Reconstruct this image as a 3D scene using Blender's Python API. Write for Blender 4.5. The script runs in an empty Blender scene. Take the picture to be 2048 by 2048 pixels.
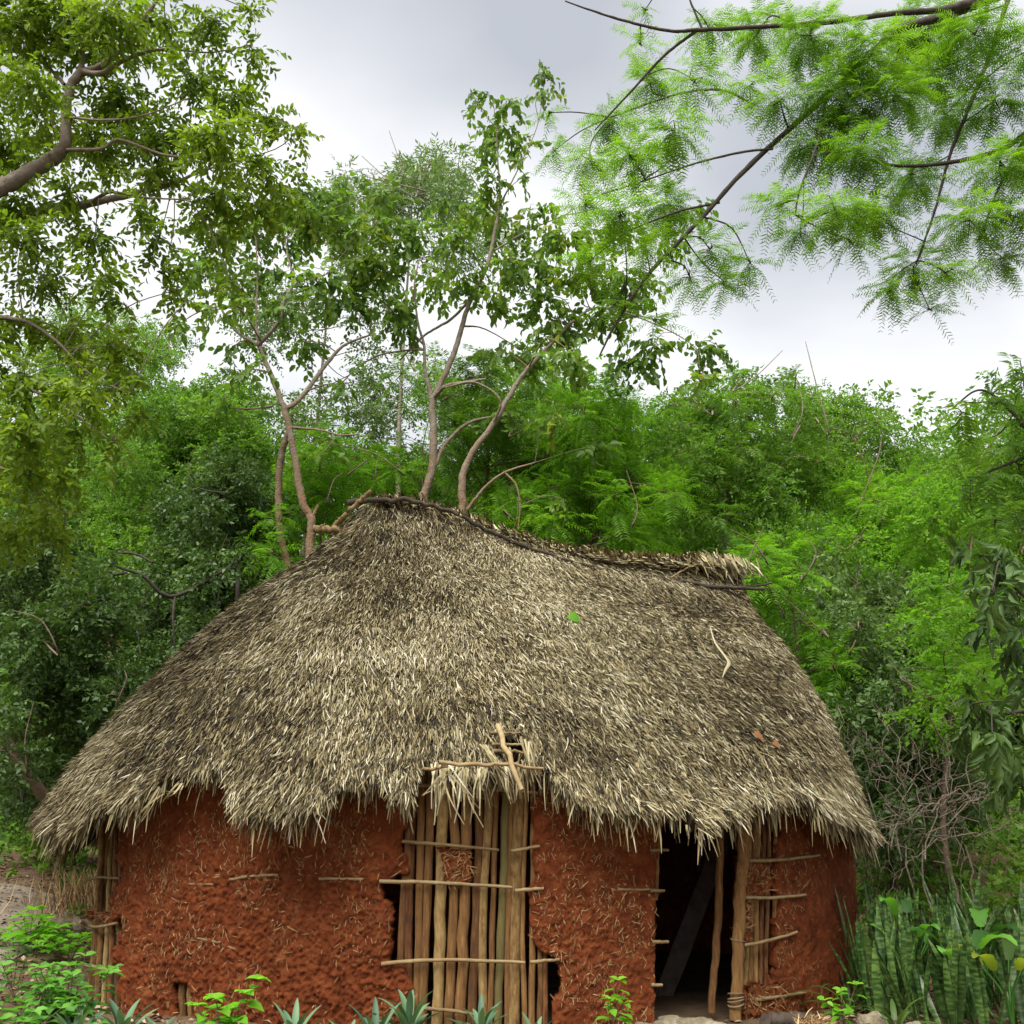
import bpy, math, random
import numpy as np
from mathutils import Vector
R_ = math.radians
rng = np.random.default_rng(7)
random.seed(7)
S = bpy.context.scene
COL = S.collection

# ------------------------------------------------------------------ camera, sky, sun, exposure
PITCH = R_(17.0); LENS = 35.0; F = 2048 * LENS / 36.0
CAM = np.array([0.0, 0.0, 1.6])
cd = bpy.data.cameras.new('camera'); cam = bpy.data.objects.new('camera', cd); COL.objects.link(cam)
cd.lens = LENS; cd.sensor_width = 36; cd.clip_end = 600; cd.clip_start = 0.05
cam.location = CAM; cam.rotation_euler = (R_(90) + PITCH, 0, 0)
S.camera = cam
SUN_EL, SUN_AZ = 60.0, 205.0          # azimuth measured from +Y clockwise: behind the camera, to its left
SUN_STRENGTH, CLOUD_GAIN, EXPOSURE = 1.5, 0.365, 2.5
W = bpy.data.worlds.new('World'); S.world = W; W.use_nodes = True
nt = W.node_tree; nt.nodes.clear()
def wn(t, **k):
    n = nt.nodes.new(t)
    for a, b in k.items(): setattr(n, a, b)
    return n
sky = wn('ShaderNodeTexSky', sky_type='NISHITA'); sky.sun_disc = False
sky.sun_elevation = R_(SUN_EL); sky.sun_rotation = R_(SUN_AZ)
tc = wn('ShaderNodeTexCoord'); sep = wn('ShaderNodeSeparateXYZ'); nt.links.new(tc.outputs['Generated'], sep.inputs[0])
def wmath(op, a, b):
    n = wn('ShaderNodeMath', operation=op)
    for i, v in enumerate((a, b)):
        if isinstance(v, (int, float)): n.inputs[i].default_value = v
        else: nt.links.new(v, n.inputs[i])
    return n.outputs[0]
zc = wmath('ADD', wmath('MAXIMUM', sep.outputs[2], 0.0), 0.18)
comb = wn('ShaderNodeCombineXYZ')
nt.links.new(wmath('DIVIDE', sep.outputs[0], zc), comb.inputs[0]); nt.links.new(wmath('DIVIDE', sep.outputs[1], zc), comb.inputs[1])
noi = wn('ShaderNodeTexNoise'); noi.inputs['Scale'].default_value = 0.95; noi.inputs['Detail'].default_value = 5; noi.inputs['Roughness'].default_value = 0.5
mp = wn('ShaderNodeMapping'); mp.inputs['Location'].default_value = (3.1, 1.7, 0); mp.inputs['Scale'].default_value = (1.0, 1.35, 1)
nt.links.new(comb.outputs[0], mp.inputs[0]); nt.links.new(mp.outputs[0], noi.inputs['Vector'])
# lower sky is brighter than the grey cloud deck overhead
elev = wn('ShaderNodeMapRange'); nt.links.new(sep.outputs[2], elev.inputs[0])
elev.inputs[1].default_value = 0.40; elev.inputs[2].default_value = 0.72; elev.inputs[3].default_value = 0.20; elev.inputs[4].default_value = -0.06
cl = wmath('ADD', noi.outputs[0], elev.outputs[0])
def sky_patch(az, el, rad, amt):        # a brighter or greyer bank of cloud in that direction
    global cl
    d = (math.sin(R_(az)) * math.cos(R_(el)), math.cos(R_(az)) * math.cos(R_(el)), math.sin(R_(el)))
    dp = wn('ShaderNodeVectorMath', operation='DOT_PRODUCT'); nt.links.new(tc.outputs['Generated'], dp.inputs[0]); dp.inputs[1].default_value = d
    mr = wn('ShaderNodeMapRange', interpolation_type='SMOOTHSTEP'); nt.links.new(dp.outputs['Value'], mr.inputs[0])
    mr.inputs[1].default_value = math.cos(R_(rad)); mr.inputs[2].default_value = 1.0; mr.inputs[3].default_value = 0.0; mr.inputs[4].default_value = amt
    cl = wmath('ADD', cl, mr.outputs[0])
sky_patch(-12, 36, 13, .22); sky_patch(-22, 28, 14, .22); sky_patch(17, 20, 12, .26); sky_patch(2, 30, 12, .15)
sky_patch(22, 31, 13, -.34); sky_patch(-3, 46, 14, -.20); sky_patch(24, 44, 14, .10)
ramp = wn('ShaderNodeValToRGB'); nt.links.new(cl, ramp.inputs[0])
e = ramp.color_ramp.elements
e[0].position = 0.30; e[0].color = (0.52, 0.54, 0.58, 1)
e[1].position = 0.74; e[1].color = (1.0, 1.0, 1.0, 1)
m1 = e.new(0.50); m1.color = (0.69, 0.705, 0.735, 1)
gain = wn('ShaderNodeVectorMath', operation='SCALE'); nt.links.new(ramp.outputs[0], gain.inputs[0]); gain.inputs['Scale'].default_value = 5.2 * CLOUD_GAIN
mx = wn('ShaderNodeMix', data_type='RGBA'); mx.inputs['Factor'].default_value = 0.96
nt.links.new(sky.outputs[0], mx.inputs['A']); nt.links.new(gain.outputs[0], mx.inputs['B'])
bg = wn('ShaderNodeBackground'); bg.inputs['Strength'].default_value = 0.1
wo = wn('ShaderNodeOutputWorld'); nt.links.new(mx.outputs['Result'], bg.inputs[0]); nt.links.new(bg.outputs[0], wo.inputs[0])
sd = bpy.data.lights.new('sun', 'SUN'); sun = bpy.data.objects.new('sun', sd); COL.objects.link(sun)
sd.energy = SUN_STRENGTH; sd.angle = R_(48); sd.color = (1.0, 0.965, 0.90)
sv = Vector((math.sin(R_(SUN_AZ)) * math.cos(R_(SUN_EL)), math.cos(R_(SUN_AZ)) * math.cos(R_(SUN_EL)), math.sin(R_(SUN_EL))))
sun.rotation_euler = sv.to_track_quat('Z', 'Y').to_euler(); sun.location = (-8, -6, 20)
S.view_settings.view_transform = 'Standard'; S.view_settings.look = 'None'
S.view_settings.exposure = EXPOSURE; S.view_settings.gamma = 1.0
S.render.engine = 'CYCLES'
S.cycles.max_bounces = 8; S.cycles.diffuse_bounces = 4; S.cycles.glossy_bounces = 2; S.cycles.transmission_bounces = 4

# ------------------------------------------------------------------ pixel <-> world
CP, SP = math.cos(PITCH), math.sin(PITCH)
def ray(px, py):
    cx = (px - 1024) / F; cy = (1024 - py) / F
    return np.array([cx, CP - SP * cy, SP + CP * cy])
def at(px, py, Y):                     # the point at world depth Y seen at that pixel of the 2048 photo
    d = ray(px, py); return CAM + d * (Y / d[1])
def proj(P):
    q = np.asarray(P, float) - CAM
    dep = q[..., 1] * CP + q[..., 2] * SP; up = -q[..., 1] * SP + q[..., 2] * CP
    return 1024 + F * q[..., 0] / dep, 1024 - F * up / dep
def pxm(px, Y): return px * Y * 1.0 / F  # a length in photo pixels as metres at about that depth
def inpoly(x, y, poly):
    c = np.zeros(np.shape(x), bool); n = len(poly)
    for i in range(n):
        x0, y0 = poly[i]; x1, y1 = poly[(i + 1) % n]
        if y0 == y1: continue
        c ^= ((y0 > y) != (y1 > y)) & (x < (x1 - x0) * (y - y0) / (y1 - y0) + x0)
    return c

# ------------------------------------------------------------------ noise
def hsh(i, j, s):
    h = (i.astype(np.int64) * 374761393 + j.astype(np.int64) * 668265263 + s * 974634777) & 0x7fffffff
    h = ((h ^ (h >> 13)) * 1274126177) & 0x7fffffff
    return ((h ^ (h >> 16)) & 0xffff) / 65535.0
def vn(x, y, s=0):
    x = np.asarray(x, float); y = np.asarray(y, float)
    i = np.floor(x); j = np.floor(y); f = x - i; g = y - j
    f = f * f * (3 - 2 * f); g = g * g * (3 - 2 * g)
    a, b, c, d = hsh(i, j, s), hsh(i + 1, j, s), hsh(i, j + 1, s), hsh(i + 1, j + 1, s)
    return (a * (1 - f) + b * f) * (1 - g) + (c * (1 - f) + d * f) * g
def fbm(x, y, s=0, o=4):
    t, a, n = 0, 1, 0
    for k in range(o):
        t = t + a * vn(np.asarray(x) * 2 ** k, np.asarray(y) * 2 ** k, s + k); n += a; a *= .5
    return t / n
def worley(x, y, s=0):
    i = np.floor(x); j = np.floor(y); best = np.full(np.shape(x), 9.0)
    for a in (-1, 0, 1):
        for b in (-1, 0, 1):
            u = i + a + hsh(i + a, j + b, s); v = j + b + hsh(i + a, j + b, s + 9)
            best = np.minimum(best, (x - u) ** 2 + (y - v) ** 2)
    return np.sqrt(best)
def sstep(a, b, x):
    t = np.clip((x - a) / (b - a), 0, 1); return t * t * (3 - 2 * t)
def nrm(v): return v / np.maximum(np.linalg.norm(v, axis=-1, keepdims=True), 1e-9)
def ball(n): return nrm(rng.normal(size=(n, 3)))

# ------------------------------------------------------------------ materials
def mat(name, ramp_cols, rough=.8, attr=True, noise=None, transl=0.0, spec=.3, bump=None, transl_col=None, mixnoise=.5, stretch=(1, 1, 1)):
    m = bpy.data.materials.new(name); m.use_nodes = True; t = m.node_tree; t.nodes.clear(); N, L = t.nodes.new, t.links.new
    out = N('ShaderNodeOutputMaterial'); p = N('ShaderNodeBsdfPrincipled')
    p.inputs['Roughness'].default_value = rough; p.inputs['Specular IOR Level'].default_value = spec
    cr = N('ShaderNodeValToRGB'); el = cr.color_ramp.elements
    k = len(ramp_cols)
    while len(el) < k: el.new(.5)
    for i, c in enumerate(ramp_cols):
        el[i].position = i / (k - 1); el[i].color = (*c, 1)
    geo = N('ShaderNodeTexCoord'); mpp = N('ShaderNodeMapping'); mpp.inputs['Scale'].default_value = stretch
    L(geo.outputs['Object'], mpp.inputs[0])
    src = None
    if attr:
        a = N('ShaderNodeAttribute'); a.attribute_name = 'rnd'; src = a.outputs['Fac']
    if noise:
        nz = N('ShaderNodeTexNoise'); nz.inputs['Scale'].default_value = noise; nz.inputs['Detail'].default_value = 6; nz.inputs['Roughness'].default_value = .65
        L(mpp.outputs[0], nz.inputs['Vector'])
        mr = N('ShaderNodeMapRange'); mr.inputs[1].default_value = .28; mr.inputs[2].default_value = .72; L(nz.outputs[0], mr.inputs[0])
        if src is not None:
            mm = N('ShaderNodeMix'); mm.inputs[0].default_value = mixnoise; L(src, mm.inputs[2]); L(mr.outputs[0], mm.inputs[3]); src = mm.outputs[0]
        else: src = mr.outputs[0]
    L(src, cr.inputs[0]); L(cr.outputs[0], p.inputs['Base Color'])
    if bump:
        bs, bd = bump
        b = N('ShaderNodeBump'); b.inputs['Strength'].default_value = .9; b.inputs['Distance'].default_value = bd
        nb = N('ShaderNodeTexNoise'); nb.inputs['Scale'].default_value = bs; nb.inputs['Detail'].default_value = 5; nb.inputs['Roughness'].default_value = .7
        L(mpp.outputs[0], nb.inputs['Vector']); L(nb.outputs[0], b.inputs['Height']); L(b.outputs[0], p.inputs['Normal'])
    if transl:
        tr = N('ShaderNodeBsdfTranslucent'); ms = N('ShaderNodeMixShader'); ms.inputs[0].default_value = transl
        g = N('ShaderNodeMix'); g.data_type = 'RGBA'; g.blend_type = 'MULTIPLY'; g.inputs[0].default_value = 1
        L(cr.outputs[0], g.inputs['A']); g.inputs['B'].default_value = (*(transl_col or (1.5, 1.6, .7)), 1)
        L(g.outputs['Result'], tr.inputs[0]); L(p.outputs[0], ms.inputs[1]); L(tr.outputs[0], ms.inputs[2]); L(ms.outputs[0], out.inputs[0])
    else: L(p.outputs[0], out.inputs[0])
    return m
M = {}
LG = 1.0
def leafmat(n, cols, rough=.42, transl=.35, spec=.45):
    rough = max(rough, .45) + .05; spec *= .55; transl = min(.5, transl * 1.25)
    M[n] = mat(n, [tuple(c * LG for c in x) for x in cols], rough, True, None, transl, spec)
leafmat('leaf_mid', [(.040, .085, .012), (.080, .175, .020), (.13, .25, .028), (.20, .32, .04)])
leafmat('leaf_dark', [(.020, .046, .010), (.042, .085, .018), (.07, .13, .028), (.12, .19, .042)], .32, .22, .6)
leafmat('leaf_feather', [(.055, .135, .012), (.095, .22, .018), (.135, .285, .022), (.20, .34, .03)], .5, .42, .3)
leafmat('leaf_acacia', [(.065, .14, .012), (.11, .225, .018), (.15, .285, .022), (.22, .34, .03)], .5, .42, .3)
leafmat('leaf_olive', [(.05, .085, .010), (.10, .165, .014), (.155, .23, .02), (.22, .29, .028)], .42, .42, .4)
leafmat('leaf_pale', [(.045, .085, .018), (.085, .16, .024), (.13, .225, .03), (.27, .29, .03)], .38, .36, .5)
leafmat('leaf_silver', [(.045, .075, .02), (.085, .15, .038), (.135, .215, .065), (.20, .28, .10)], .3, .28, .7)
leafmat('leaf_lime', [(.07, .22, .015), (.11, .31, .02), (.16, .40, .03), (.22, .46, .04)], .42, .4, .4)
leafmat('leaf_weed', [(.025, .075, .016), (.055, .15, .026), (.09, .24, .036), (.15, .36, .05)], .42, .32, .4)
leafmat('leaf_oyster', [(.04, .08, .045), (.06, .125, .066), (.095, .175, .09), (.13, .215, .11)], .4, .15, .5)
leafmat('leaf_far', [(.015, .045, .010), (.03, .08, .015), (.05, .12, .02), (.07, .16, .03)], .55, .3, .3)
M['thatch'] = mat('thatch', [(.014, .010, .006), (.080, .060, .027), (.225, .182, .088), (.37, .32, .185), (.52, .48, .355)], .75, True, None, 0.08, .25, transl_col=(1, .9, .6))
M['thatch_core'] = mat('thatch_core', [(.02, .015, .01), (.06, .045, .028)], .95, False, 30)
M['mud'] = mat('mud', [(.050, .015, .007), (.165, .042, .015), (.265, .070, .023), (.38, .14, .058)], .95, True, 11, 0, .1, (95, .045), mixnoise=.65)
M['straw'] = mat('straw', [(.13, .06, .02), (.26, .14, .055), (.42, .28, .13), (.56, .43, .25)], .8)
M['pole'] = mat('pole', [(.035, .016, .009), (.15, .068, .024), (.30, .155, .052), (.48, .32, .13)], .75, True, 5, 0, .25, (40, .02), mixnoise=.55, stretch=(9, 9, 1.1))
M['pole_tan'] = mat('pole_tan', [(.06, .032, .012), (.23, .13, .045), (.40, .26, .10), (.52, .40, .19)], .75, True, 5, 0, .25, (40, .02), mixnoise=.65, stretch=(7, 7, 2.2))
M['pole_red'] = mat('pole_red', [(.030, .013, .007), (.145, .056, .020), (.28, .125, .042), (.42, .25, .10)], .75, True, 5, 0, .25, (40, .02), mixnoise=.65, stretch=(9, 9, 1.4))
M['pole_grey'] = mat('pole_grey', [(.030, .020, .014), (.11, .075, .048), (.21, .16, .105), (.34, .28, .20)], .75, True, 5, 0, .25, (40, .02), mixnoise=.65, stretch=(9, 9, 1.4))
M['stick'] = mat('stick', [(.09, .056, .026), (.22, .15, .070), (.37, .285, .15)], .8, True, 14, 0, .25, (60, .006))
M['dark_wood'] = mat('dark_wood', [(.018, .014, .011), (.06, .045, .034), (.13, .10, .08)], .9, True, 12, 0, .2, (40, .01))
M['bark_pale'] = mat('bark_pale', [(.11, .060, .028), (.20, .125, .068), (.23, .185, .135), (.31, .285, .245)], .9, True, 9, 0, .15, (22, .05), mixnoise=.5)
M['bark_brown'] = mat('bark_brown', [(.05, .032, .02), (.12, .085, .055), (.22, .17, .12)], .9, True, 8, 0, .2, (25, .02))
M['bark_grey'] = mat('bark_grey', [(.07, .052, .038), (.16, .13, .10), (.28, .24, .19)], .9, True, 8, 0, .2, (25, .025))
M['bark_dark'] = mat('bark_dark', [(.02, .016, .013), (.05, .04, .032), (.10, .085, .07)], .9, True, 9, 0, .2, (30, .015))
M['rope'] = mat('rope', [(.12, .08, .045), (.30, .22, .13)], .9, True, 40)
M['dirt'] = mat('dirt', [(.07, .042, .024), (.13, .085, .05), (.20, .14, .09)], .95, False, 2.2, 0, .1, (30, .03))
M['path_dirt'] = mat('path_dirt', [(.13, .105, .078), (.22, .18, .135), (.31, .265, .21)], .95, False, 3.5, 0, .1, (40, .02))
M['litter'] = mat('litter', [(.06, .035, .02), (.15, .10, .06), (.26, .18, .11), (.36, .28, .19)], .85)
M['stone'] = mat('stone', [(.09, .07, .045), (.21, .175, .115), (.36, .32, .235)], .9, False, 7, 0, .2, (18, .03))
M['flower'] = mat('brown_leaf', [(.14, .055, .022), (.24, .115, .045)], .7)
# snake plant leaf: wavy cross bands
def snake_mat():
    m = bpy.data.materials.new('snake_leaf'); m.use_nodes = True; t = m.node_tree; p = t.nodes['Principled BSDF']; N, L = t.nodes.new, t.links.new
    g = N('ShaderNodeTexCoord'); mp_ = N('ShaderNodeMapping'); mp_.inputs['Scale'].default_value = (9, 9, 42); L(g.outputs['Object'], mp_.inputs[0])
    n = N('ShaderNodeTexNoise'); n.inputs['Scale'].default_value = 1; n.inputs['Detail'].default_value = 3; L(mp_.outputs[0], n.inputs['Vector'])
    mr = N('ShaderNodeMapRange'); mr.inputs[1].default_value = .38; mr.inputs[2].default_value = .62; L(n.outputs[0], mr.inputs[0])
    a = N('ShaderNodeAttribute'); a.attribute_name = 'rnd'
    mm = N('ShaderNodeMix'); mm.inputs[0].default_value = .35; L(mr.outputs[0], mm.inputs[2]); L(a.outputs['Fac'], mm.inputs[3])
    c = N('ShaderNodeValToRGB'); e = c.color_ramp.elements; e[0].color = (.008, .026, .008, 1); e[1].color = (.14, .22, .05, 1); k = e.new(.5); k.color = (.042, .095, .018, 1)
    L(mm.outputs[0], c.inputs[0]); L(c.outputs[0], p.inputs['Base Color']); p.inputs['Roughness'].default_value = .38
    return m
M['snake'] = snake_mat()

# ------------------------------------------------------------------ mesh building
class MB:
    def __init__(self): self.v, self.r, self.q, self.qm, self.n = [], [], [], [], 0
    def add(self, verts, faces, rnd=.5, m=0):
        verts = np.asarray(verts, float).reshape(-1, 3); faces = np.asarray(faces, np.int64)
        if not len(faces): return self
        self.v.append(verts); self.r.append(np.broadcast_to(np.asarray(rnd, float), (len(verts),)).copy())
        self.q.append(faces + self.n); self.qm.append(np.full(len(faces), m, np.int32)); self.n += len(verts)
        return self
    def build(self, name, mats, parent=None, smooth=True, origin=None):
        me = bpy.data.meshes.new(name)
        v = np.concatenate(self.v); r = np.concatenate(self.r)
        if parent is not None: v = v - np.array(parent_origin(parent))
        elif origin is not None: v = v - np.array(origin)
        me.vertices.add(len(v)); me.vertices.foreach_set('co', v.astype(np.float32).ravel())
        tot = np.concatenate([np.full(len(f), f.shape[1], np.int32) for f in self.q]); idx = np.concatenate([f.ravel() for f in self.q]).astype(np.int32)
        me.loops.add(len(idx)); me.loops.foreach_set('vertex_index', idx)
        st = np.zeros(len(tot), np.int32); st[1:] = np.cumsum(tot)[:-1]
        me.polygons.add(len(tot)); me.polygons.foreach_set('loop_start', st)
        me.polygons.foreach_set('material_index', np.concatenate(self.qm)); me.polygons.foreach_set('use_smooth', np.full(len(tot), smooth))
        a = me.attributes.new('rnd', 'FLOAT', 'POINT'); a.data.foreach_set('value', r.astype(np.float32))
        for mm in (mats if isinstance(mats, (list, tuple)) else [mats]): me.materials.append(M[mm])
        me.update(calc_edges=True); me.validate()
        o = bpy.data.objects.new(name, me); COL.objects.link(o)
        if parent is not None: o.parent = parent
        elif origin is not None: o.location = origin
        return o
def parent_origin(p):
    t = np.zeros(3)
    while p is not None: t = t + np.array(p.location); p = p.parent
    return t
def tag(o, label=None, cat=None, group=None, kind=None):
    for k, v in (('label', label), ('category', cat), ('group', group), ('kind', kind)):
        if v: o[k] = v
    return o
def empty(name, loc, label, cat, group=None):
    o = bpy.data.objects.new(name, None); COL.objects.link(o); o.location = tuple(float(x) for x in loc); o.empty_display_size = .2
    return tag(o, label, cat, group)
def catmull(P, n):
    P = np.asarray(P, float); k = len(P)
    if k < 3: return P[0] + (P[-1] - P[0]) * np.linspace(0, 1, n)[:, None]
    Q = np.vstack([2 * P[0] - P[1], P, 2 * P[-1] - P[-2]])
    t = np.linspace(0, k - 1 - 1e-9, n); i = t.astype(int); f = (t - i)[:, None]
    a, b, c, d = Q[i], Q[i + 1], Q[i + 2], Q[i + 3]
    return .5 * (2 * b + (c - a) * f + (2 * a - 5 * b + 4 * c - d) * f ** 2 + (3 * b - 3 * c + d - a) * f ** 3)
def closed_spline(P, n):
    P = np.asarray(P, float); k = len(P); t = np.linspace(0, k, 40 * k, endpoint=False); i = t.astype(int); f = (t - i)[:, None]
    g = lambda o: P[(i + o) % k]
    a, b, c, d = g(-1), g(0), g(1), g(2)
    C = .5 * (2 * b + (c - a) * f + (2 * a - 5 * b + 4 * c - d) * f ** 2 + (3 * b - 3 * c + d - a) * f ** 3)
    C2 = np.vstack([C, C[:1]]); L = np.concatenate([[0], np.cumsum(np.linalg.norm(np.diff(C2[:, :2], axis=0), axis=1))])
    s = np.linspace(0, L[-1], n, endpoint=False)
    return np.stack([np.interp(s, L, C2[:, j]) for j in range(P.shape[1])], 1), L[-1]
def tube(mb, P, rad, sides=8, rnd=.5, m=0, lump=0.0, caps=True):
    P = np.asarray(P, float); n = len(P); rad = np.broadcast_to(np.asarray(rad, float), (n,))
    T = nrm(np.gradient(P, axis=0)); ref = np.array([0, 0, 1.0]) if abs(T[0, 2]) < .8 else np.array([1.0, 0, 0])
    U = np.zeros_like(P); u = nrm(np.cross(ref, T[0]))
    for i in range(n):
        u = nrm(u - T[i] * np.dot(u, T[i])); U[i] = u
    Vv = np.cross(T, U); a = np.linspace(0, 2 * math.pi, sides, endpoint=False)
    rr = rad[:, None] * (1 + lump * (rng.random((n, sides)) - .5) * 2 + lump * (rng.random((n, 1)) - .5))
    ring = P[:, None] + rr[..., None] * (np.cos(a)[None, :, None] * U[:, None] + np.sin(a)[None, :, None] * Vv[:, None])
    i, j = np.meshgrid(np.arange(n - 1), np.arange(sides), indexing='ij'); j2 = (j + 1) % sides
    f = np.stack([i * sides + j, i * sides + j2, (i + 1) * sides + j2, (i + 1) * sides + j], -1).reshape(-1, 4)
    v = ring.reshape(-1, 3)
    mb.add(v, f, rnd, m)
    if caps:
        for k in (0, n - 1):
            c = np.vstack([ring[k], P[k:k + 1]]); jj = np.arange(sides)
            mb.add(c, np.stack([jj, (jj + 1) % sides, np.full(sides, sides)], 1), rnd, m)
def wander(A, B, n, amp):
    A, B = np.asarray(A, float), np.asarray(B, float); t = np.linspace(0, 1, n)[:, None]
    w = rng.normal(size=(n, 3)) * amp; w[0] = 0; w[-1] = 0
    return A + (B - A) * t + w

TEMPL = {   # x along the leaf, y across, z out of its plane; unit length and width
    'quad': (np.array([(0, 0, 0), (.42, .5, .10), (1, 0, -.12), (.42, -.5, .10)]), np.array([(0, 1, 2, 3)])),
    'oval': (np.array([(0, 0, 0), (.30, .46, .09), (.68, .40, .05), (1, 0, -.16), (.68, -.40, .05), (.30, -.46, .09), (.5, 0, -.02)]),
             np.array([(0, 6, 2, 1), (6, 3, 2, 2), (0, 5, 4, 6), (6, 4, 3, 3)])),
    'strip': (np.array([(0, .3, 0), (.55, .5, .05), (1, .12, -.12), (1, -.12, -.12), (.55, -.5, .05), (0, -.3, 0)]), np.array([(0, 5, 4, 1), (1, 4, 3, 2)])),
    'heart': (np.array([(.08, 0, 0), (-.05, .28, .05), (.2, .52, .1), (.6, .36, .04), (1, 0, -.2), (.6, -.36, .04), (.2, -.52, .1), (-.05, -.28, .05), (.5, 0, -.03)]),
              np.array([(0, 8, 2, 1), (8, 4, 3, 2), (0, 7, 6, 8), (8, 6, 5, 4)])),
}
T2 = TEMPL['oval']; TEMPL['oval'] = (T2[0], np.array([(0, 6, 2, 1), (0, 5, 4, 6)])), np.array([(6, 3, 2), (6, 4, 3)])
def leaves(mb, P, D, Nn, L, Wd, kind='quad', rnd=None, m=0):
    n = len(P)
    if n == 0: return
    D = nrm(D); Sd = nrm(np.cross(Nn, D)); Nn = np.cross(D, Sd)
    L = np.broadcast_to(L, (n,)); Wd = np.broadcast_to(Wd, (n,))
    if rnd is None: rnd = rng.random(n)
    if kind == 'oval': (tv, f4), f3 = TEMPL['oval']; fs = [f4, f3]
    else: tv, f4 = TEMPL[kind]; fs = [f4]
    k = len(tv)
    V = P[:, None] + D[:, None] * (tv[None, :, 0, None] * L[:, None, None]) + Sd[:, None] * (tv[None, :, 1, None] * Wd[:, None, None]) + Nn[:, None] * (tv[None, :, 2, None] * L[:, None, None])
    off = (np.arange(n) * k)[:, None, None]
    base = mb.n
    mb.v.append(V.reshape(-1, 3)); mb.r.append(np.repeat(rnd, k)); mb.n += n * k
    for f in fs:
        F_ = (f[None] + off).reshape(-1, f.shape[1]) + base
        mb.q.append(F_); mb.qm.append(np.full(len(F_), m, np.int32))
def sprays(mb, P, D, length, K, L, Wd, spread=.9, grav=.25, jit=.25, kind='quad', rb=None, flat=.0, opp=False, bend=.25, m=0, up=.8, rachis=0):
    n = len(P); D = nrm(D)
    U = nrm(np.array([0, 0, 1.0]) * up + ball(n) * (1 - flat) * .8)
    Sd = nrm(np.cross(D, U)); Nn = np.cross(Sd, D)
    ln = np.broadcast_to(length, (n,)) * (.75 + .5 * rng.random(n))
    kk = np.arange(K)
    t = ((kk // 2 + .6) / (K / 2)) if opp else ((kk + .8) / K)
    sg = np.where(kk % 2 == 0, 1., -1.)
    pos = P[:, None] + D[:, None] * (ln[:, None] * t)[..., None] + np.array([0, 0, -1.0]) * (bend * ln[:, None] * t ** 2)[..., None]
    dirs = D[:, None] * math.cos(spread) + Sd[:, None] * (sg * math.sin(spread))[None, :, None]
    dirs = dirs + rng.normal(size=dirs.shape) * jit + np.array([0, 0, -grav])
    nn = Nn[:, None] + rng.normal(size=dirs.shape) * (.15 + .6 * (1 - flat))
    if rb is None: rb = rng.random(n)
    r = np.clip(rb[:, None] * .65 + rng.random((n, K)) * .35, 0, 1)
    sz = (.7 + .5 * rng.random((n, K)))
    if opp: sz = sz * (.45 + .55 * np.sin(np.pi * (t * .8 + .12)))[None]
    if rachis: leaves(mb, P, D * ln[:, None] + np.array([0, 0, -1.0]) * (bend * ln)[:, None], Nn, ln * 1.02, rachis, 'quad', np.full(n, .1), m)
    leaves(mb, pos.reshape(-1, 3), dirs.reshape(-1, 3), nn.reshape(-1, 3), (L * sz).ravel(), (Wd * sz).ravel(), kind, r.ravel(), m)
# foliage styles: spray length, leaves per spray, leaf length, leaf width and habit
STY = {
    'small':   dict(length=.30, K=10, L=.085, Wd=.045, spread=.9, grav=.2, jit=.35, kind='quad'),
    'mid':     dict(length=.40, K=9, L=.125, Wd=.06, spread=.9, grav=.35, jit=.35, kind='quad'),
    'broad':   dict(length=.38, K=8, L=.155, Wd=.09, spread=.9, grav=.7, jit=.35, kind='oval'),
    'ovate':   dict(length=.30, K=10, L=.085, Wd=.040, spread=.85, grav=.35, jit=.25, kind='oval'),
    'narrow':  dict(length=.45, K=9, L=.19, Wd=.04, spread=.6, grav=.3, jit=.35, kind='quad'),
    'feather': dict(length=.42, K=22, L=.15, Wd=.026, spread=1.15, grav=.15, jit=.08, kind='quad', flat=.75, opp=True, bend=.3, rachis=.006),
    'acacia':  dict(length=.26, K=24, L=.060, Wd=.0090, spread=1.1, grav=.12, jit=.06, kind='strip', flat=.75, opp=True, bend=.3, rachis=.004),
    'long':    dict(length=.20, K=9, L=.16, Wd=.05, spread=.75, grav=.6, jit=.25, kind='oval'),
}
def leaf_area(st): return st['K'] * st['L'] * st['Wd'] * .5
def clump(mb, wood, c, rad, st, cover, droop=.1, twigs=6, tw_r=.006, squash=.8, m=0):
    st = dict(STY[st]) if isinstance(st, str) else dict(st)
    n = max(3, int(cover * math.pi * rad ** 2 / leaf_area(st)))
    d = ball(n); d[:, 2] *= squash
    lob = .75 + .5 * vn(d[:, 0] * 2.2 + c[0] * 7, d[:, 1] * 2.2 + d[:, 2] * 2 + c[2] * 5, 3)
    P = c + d * (rad * rng.random(n) ** .45 * lob)[:, None] - d * st['length'] * .35
    D = nrm(d * .9 + ball(n) * .6 + np.array([0, 0, -droop]))
    tone = rng.random() * .5
    rb = np.clip(tone + .5 * rng.random(n), 0, 1)
    sprays(mb, P, D, rb=rb, m=m, **st)
    if wood is not None:
        for k in range(min(twigs, n)):
            tube(wood, catmull(np.array([c, c + (P[k] - c) * .5 + rng.normal(size=3) * rad * .12, P[k]]), 5), np.linspace(tw_r, tw_r * .4, 5), 4, rng.random(), caps=False)

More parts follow.
